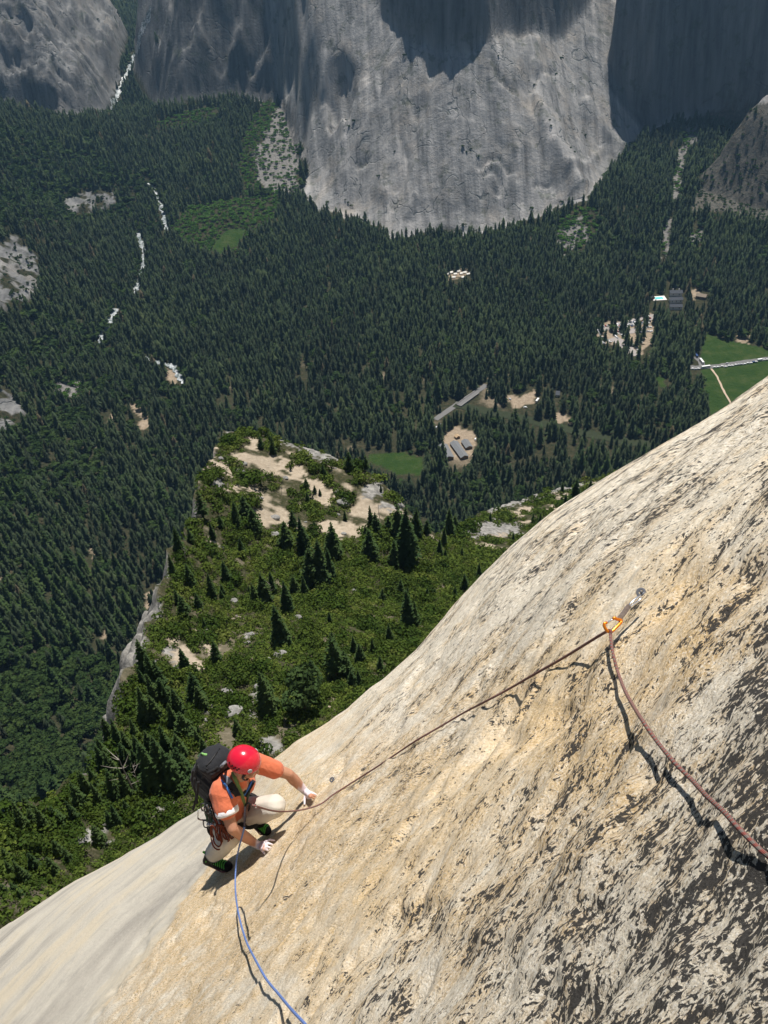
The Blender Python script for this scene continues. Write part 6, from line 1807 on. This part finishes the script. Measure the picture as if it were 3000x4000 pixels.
pack = empty('backpack', PC, 'black backpack with grey and blue shoulder straps on the back of the climber', 'backpack')
ROOT_keep = ROOT
ROOT = PC
pb = Blob()
for t in np.linspace(0, 1, 6):
    c = PC + UPB * (-.17 + .28 * t); w = .095 + .025 * math.sin(math.pi * min(1, t + .15)); dpt = .075 + .02 * math.sin(math.pi * t)
    pb.slab(c, (SHX, UPB, BACK), (w, .04, dpt))
pb.slab(PC + BACK * .075 - UPB * .04, (SHX, UPB, BACK), (.08, .10, .03))
pbo = pb.fuse('pack_body', M_PACK, pack, .008, 7, wr=folds(.10, .008, 321, UPB))
pl = Blob(); pl.ell(PC + UPB * .145 + BACK * .005, (SHX, UPB, BACK), (.125, .062, .100)); pl.slab(PC + UPB * .13, (SHX, UPB, BACK), (.104, .035, .078))
plo = pl.fuse('pack_lid', M_PACK, pack, .008, 6, wr=folds(.08, .006, 322, SHX))
_pk = BVHTree.FromPolygons([Vector((np.array(v.co) + PC).tolist()) for v in plo.data.vertices] + [Vector((np.array(v.co) + PC).tolist()) for v in pbo.data.vertices],
                           [tuple(p.vertices) for p in plo.data.polygons] + [tuple(i + len(plo.data.vertices) for i in p.vertices) for p in pbo.data.polygons])
def on_pack(px, py, up=.004):
    r = ray(px, py); h = _pk.ray_cast(Vector(EYE.tolist()), Vector(nrm(r).tolist()))
    return EYE + r * 6.0 if h[0] is None else np.array(h[0]) - nrm(r) * up
M_ZIP = plain('zip_tape', (0.006, 0.006, 0.007), .5, .3, var=.1)
tube('zip', smooth_path([on_pack(*Z1(x, y), .002) for x, y in [(440, 205), (390, 270), (340, 340), (290, 395)]], 5) - PC, .003, M_ZIP, parent=plo, flat=(.005, .002), flat_dir=-CF, sides=8)
tube('webbing_loop', smooth_path([on_pack(*Z1(x, y), .006) for x, y in [(205, 295), (240, 262), (270, 268), (300, 272)]], 5) - PC, .004, cloth('light_green_cord', (0.30, 0.62, 0.20)), parent=plo, flat=(.008, .002), flat_dir=-CF, sides=8)
for pts_ in ([(300, 420), (250, 520), (230, 600)], [(200, 390), (170, 480), (190, 560)], [(420, 400), (360, 440), (300, 470)]):
    tube('compression_strap', smooth_path([on_pack(*Z1(x, y), .004) for x, y in pts_], 5) - PC, .004, M_BLACK, parent=pbo, flat=(.008, .002), flat_dir=-CF, sides=8)
for pts_ in ([(165, 520, 5.70), (160, 620, 5.72), (185, 700, 5.75), (170, 790, 5.78), (150, 870, 5.80)], [(205, 560, 5.70), (200, 660, 5.73), (190, 750, 5.76), (195, 800, 5.77)], [(150, 440, 5.68), (140, 520, 5.70), (150, 600, 5.72)]):
    tube('hanging_strap', smooth_path([J(*Z1(x, y), d) for x, y, d in pts_], 6) - PC, .004, M_BLACK, parent=pack, flat=(.008, .002), flat_dir=-CF + CR * .4, sides=8)
def strap(name, pts_, w, mat, up, par=pack, dx=0, org=None):
    return tube(name, smooth_path([on_body(*Z1(x + dx, y), up) for x, y in pts_], 6) - (PC if org is None else org), .004, mat, parent=par, flat=(w, .004), flat_dir=-CF, sides=10)
RS = [(365, 455), (420, 490), (480, 545), (530, 610), (560, 670), (590, 730)]
strap('shoulder_strap', [(x + 22, y - 14) for x, y in RS[:4]], .026, M_GREYP, .012)
strap('strap_pad', [(535, 590), (565, 630), (600, 680), (620, 720)], .030, M_BLACK, .012)
strap('strap_edge', [(x - 16, y + 12) for x, y in RS], .007, M_BLUES, .015)
strap('shoulder_strap', [(800, 545), (770, 600), (735, 660), (705, 720)], .018, M_BLACK, .010)
strap('strap_edge', [(785, 560), (755, 620), (720, 680), (700, 710)], .006, M_BLUES, .014)
strap('chest_strap', [(560, 660), (620, 700), (680, 690), (720, 660)], .010, M_BLACK, .012)
tube('load_strap', smooth_path([on_pack(*Z1(500, 350), .01), J(*Z1(470, 380), 5.58), on_body(*Z1(430, 430), .014), on_body(*Z1(400, 470), .014)], 5) - PC, .01, M_GREYP, parent=pack, sides=9)
ROOT = ROOT_keep
# green sling over the shoulder, clipped to the harness
M_GRSL = cloth('olive_green_webbing', (0.13, 0.20, 0.065), .15)
gp = [on_body(*Z1(x, y), .016) for x, y in [(575, 455), (600, 520), (630, 590), (660, 660), (685, 730), (700, 790), (708, 830)]]
o = tube('green_sling', smooth_path(gp, 6), .004, M_GRSL, flat=(.012, .003), flat_dir=-CF, sides=10)
tag(o, 'olive green webbing sling running from the neck of the climber to his harness', 'sling')
gp = [on_body(*Z1(x, y), .010) for x, y in [(760, 640), (745, 700), (730, 760), (715, 825)]]
o = tube('green_sling', smooth_path(gp, 6), .004, cloth('dark_green_webbing', (0.045, 0.085, 0.05), .15), flat=(.010, .003), flat_dir=-CF, sides=10)
tag(o, 'dark green webbing sling on the far side of the chest of the climber', 'sling')

# gear on the harness loop at the near hip
DOWN = np.array([0, 0, -1.0])
def biner(name, c, up, side, L, mat, par, org, r=.0045, gate=True):
    """D-shaped carabiner: long axis up, opening to one side"""
    w = L * .30
    path = [c + up * L * .5, c + up * L * .46 + side * w * .8, c + up * L * .30 + side * w, c - up * L * .30 + side * w, c - up * L * .46 + side * w * .7, c - up * L * .5, c - up * L * .42 - side * w * .8, c - up * L * .28 - side * w]
    o = tube(name, smooth_path(path, 5) - org, r, mat, parent=par, sides=8)
    if gate: tube('gate', np.array([c - up * L * .28 - side * w, c + up * L * .40 - side * w * .55]) - org, r * .75, M_STEEL, parent=o, sides=7)
    return o
M_REDW = cloth('red_brown_webbing', (0.22, 0.05, 0.03), .25); M_DKGREEN = cloth('dark_green_tape', (0.03, 0.085, 0.045), .2); M_DARKM = plain('dark_metal', (0.06, 0.06, 0.065), .35, .5, metal=.6, var=.2); M_ORCORD = mat_rope('red_orange_cord', (0.20, 0.045, 0.022), (0.13, 0.032, 0.02), .02, (0.05, 0.015, 0.01))
def gear(px, py, d, L, slingmat, binmat, label, name='quickdraw', lean=(0, 0)):
    A = J(*Z1(px, py), d); dn = nrm(DOWN + CR * lean[0] + CF * lean[1]); sd = nrm(np.cross(dn, -CF + CR * .4 * lean[0] + UPB * .2))
    o = empty(name, A, label, 'quickdraw', None)
    biner('carabiner', A + dn * .045, -dn, sd, .09, M_DARKM if px < 400 else M_DSTEEL, o, A)
    tube('sling', np.array([A + dn * (.085 + t * (L - .17)) + sd * .004 * math.sin(t * 7) for t in np.linspace(0, 1, 6)]) - A, .008, slingmat, parent=o, flat=(.008, .003), flat_dir=-CF, sides=8)
    biner('carabiner', A + dn * (L - .05), dn, sd, .09, binmat, o, A)
    return o
gear(395, 865, 5.70, .30, M_REDW, M_DARKM, 'red brown quickdraw hanging nearest the elbow on the harness of the climber', lean=(.06, 0))
gear(350, 850, 5.72, .31, M_REDW, M_DSTEEL, 'red brown quickdraw with a bright lower carabiner on the harness rack', lean=(.02, 0))
gear(310, 830, 5.74, .28, M_DKGREEN, M_DARKM, 'dark green quickdraw behind the red ones on the harness rack', lean=(-.05, 0))
gear(275, 800, 5.77, .30, M_DKGREEN, M_DARKM, 'dark green quickdraw hanging farthest back on the harness rack', lean=(-.10, 0))
gear(435, 890, 5.71, .26, M_BLACK, M_STEEL, 'black quickdraw with bright carabiners tucked behind the near arm', lean=(.10, 0))
A = J(*Z1(235, 850), 5.82)
o = empty('carabiner', A, 'large dark carabiner dangling from the back of the harness above the pale slab', 'carabiner')
biner('frame', A + DOWN * .075, -DOWN, nrm(np.cross(DOWN, CF)), .14, plain('brown_grey_metal', (0.20, 0.15, 0.14), .35, .5, metal=.5), o, A, .0055)
# cams: stem, lobes, sling
for i, (x, y, d, lab) in enumerate([(455, 960, 5.68, 'black camming device with a wire stem hanging beside the near elbow'), (300, 900, 5.74, 'grey camming device hanging among the quickdraws at the near hip')]):
    A = J(*Z1(x, y), d); o = empty('camming_device', A, lab, 'cam')
    sd = nrm(np.cross(DOWN, CF))
    tube('stem', np.array([A, A + DOWN * .05 + sd * .004, A + DOWN * .11]) - A, .0045, M_DARKM, parent=o, sides=8)
    for k in (-1.5, -.5, .5, 1.5):
        c = A + DOWN * .125 + sd * k * .012
        fan = [c + (CF * math.cos(t) * .8 + DOWN * math.sin(t)) * (.012 + .014 * (t / 3.2)) for t in np.linspace(0, 3.2, 9)]
        tube('lobe', np.array(fan) - A, .006, M_STEEL if i else M_DARKM, parent=o, flat=(.004, .008), flat_dir=DOWN, sides=8)
    tube('sling', smooth_path([A, A - DOWN * .05 + sd * .006, A - DOWN * .09], 5) - A, .006, M_BLACK, parent=o, flat=(.007, .003), flat_dir=-CF, sides=8)
# coil of cord hanging over the thigh
A = J(*Z1(410, 1020), 5.68)
o = empty('cord_coil', A, 'loops of red orange cord hanging over the near thigh of the climber', 'cord')
rk = np.random.default_rng(21)
for i in range(7):
    Ls = rk.uniform(.16, .30); wd = rk.uniform(.018, .04); of = CR * rk.uniform(-.045, .055) - CF * rk.uniform(0, .03)
    tp = A + of; sd = nrm(CR + CF * rk.uniform(-.5, .5))
    loop = [tp, tp + DOWN * Ls * .4 + sd * wd, tp + DOWN * Ls * .8 + sd * wd * 1.1, tp + DOWN * Ls, tp + DOWN * Ls * .85 - sd * wd, tp + DOWN * Ls * .45 - sd * wd * .9]
    tube('cord_loop', smooth_path(loop, 6, closed=True) - A, .0048, M_ORCORD, parent=o, closed=True, sides=7)
# chalk bag at the back of the harness
A = HB + BACK * .15 - SHX * .06
o = empty('chalk_bag', A, 'dark grey chalk bag behind the hip of the climber, under the backpack', 'chalk bag')
tube('pouch', np.array([A + UPB * .06, A + UPB * .05, A, A - UPB * .07, A - UPB * .10]) - A, [.040, .048, .050, .046, .030], cloth('dark_green_grey_fabric', (0.04, 0.055, 0.05), .2), parent=o, sides=18)
tube('rim', np.array([A + UPB * .062 + .046 * (SHX * math.cos(t) + BACK * math.sin(t)) for t in np.linspace(0, 6.283, 21)[:-1]]) - A, .006, M_BLACK, parent=o, closed=True, sides=8)
# ------------------------------------------------------------------ the air of the valley
def make_haze():
    b = NB('valley_air')
    v = b.n('ShaderNodeVolumePrincipled')
    v.inputs['Color'].default_value = (0.36, 0.66, 1.0, 1)
    v.inputs['Density'].default_value = 0.000045
    v.inputs['Anisotropy'].default_value = 0.2
    b.t.links.new(v.outputs[0], b.out.inputs['Volume'])
    x0, x1, y0, y1, z0, z1 = -1400, 1400, -400, 3500, -60, 1600
    V = np.array([(x, y, z) for x in (x0, x1) for y in (y0, y1) for z in (z0, z1)])
    F = np.array([(0, 1, 3, 2), (4, 6, 7, 5), (0, 4, 5, 1), (2, 3, 7, 6), (0, 2, 6, 4), (1, 5, 7, 3)])
    o = mesh_np('haze', V, F, b.m)
    tag(o, 'thin blue haze filling the valley', 'haze', kind='stuff')
make_haze()
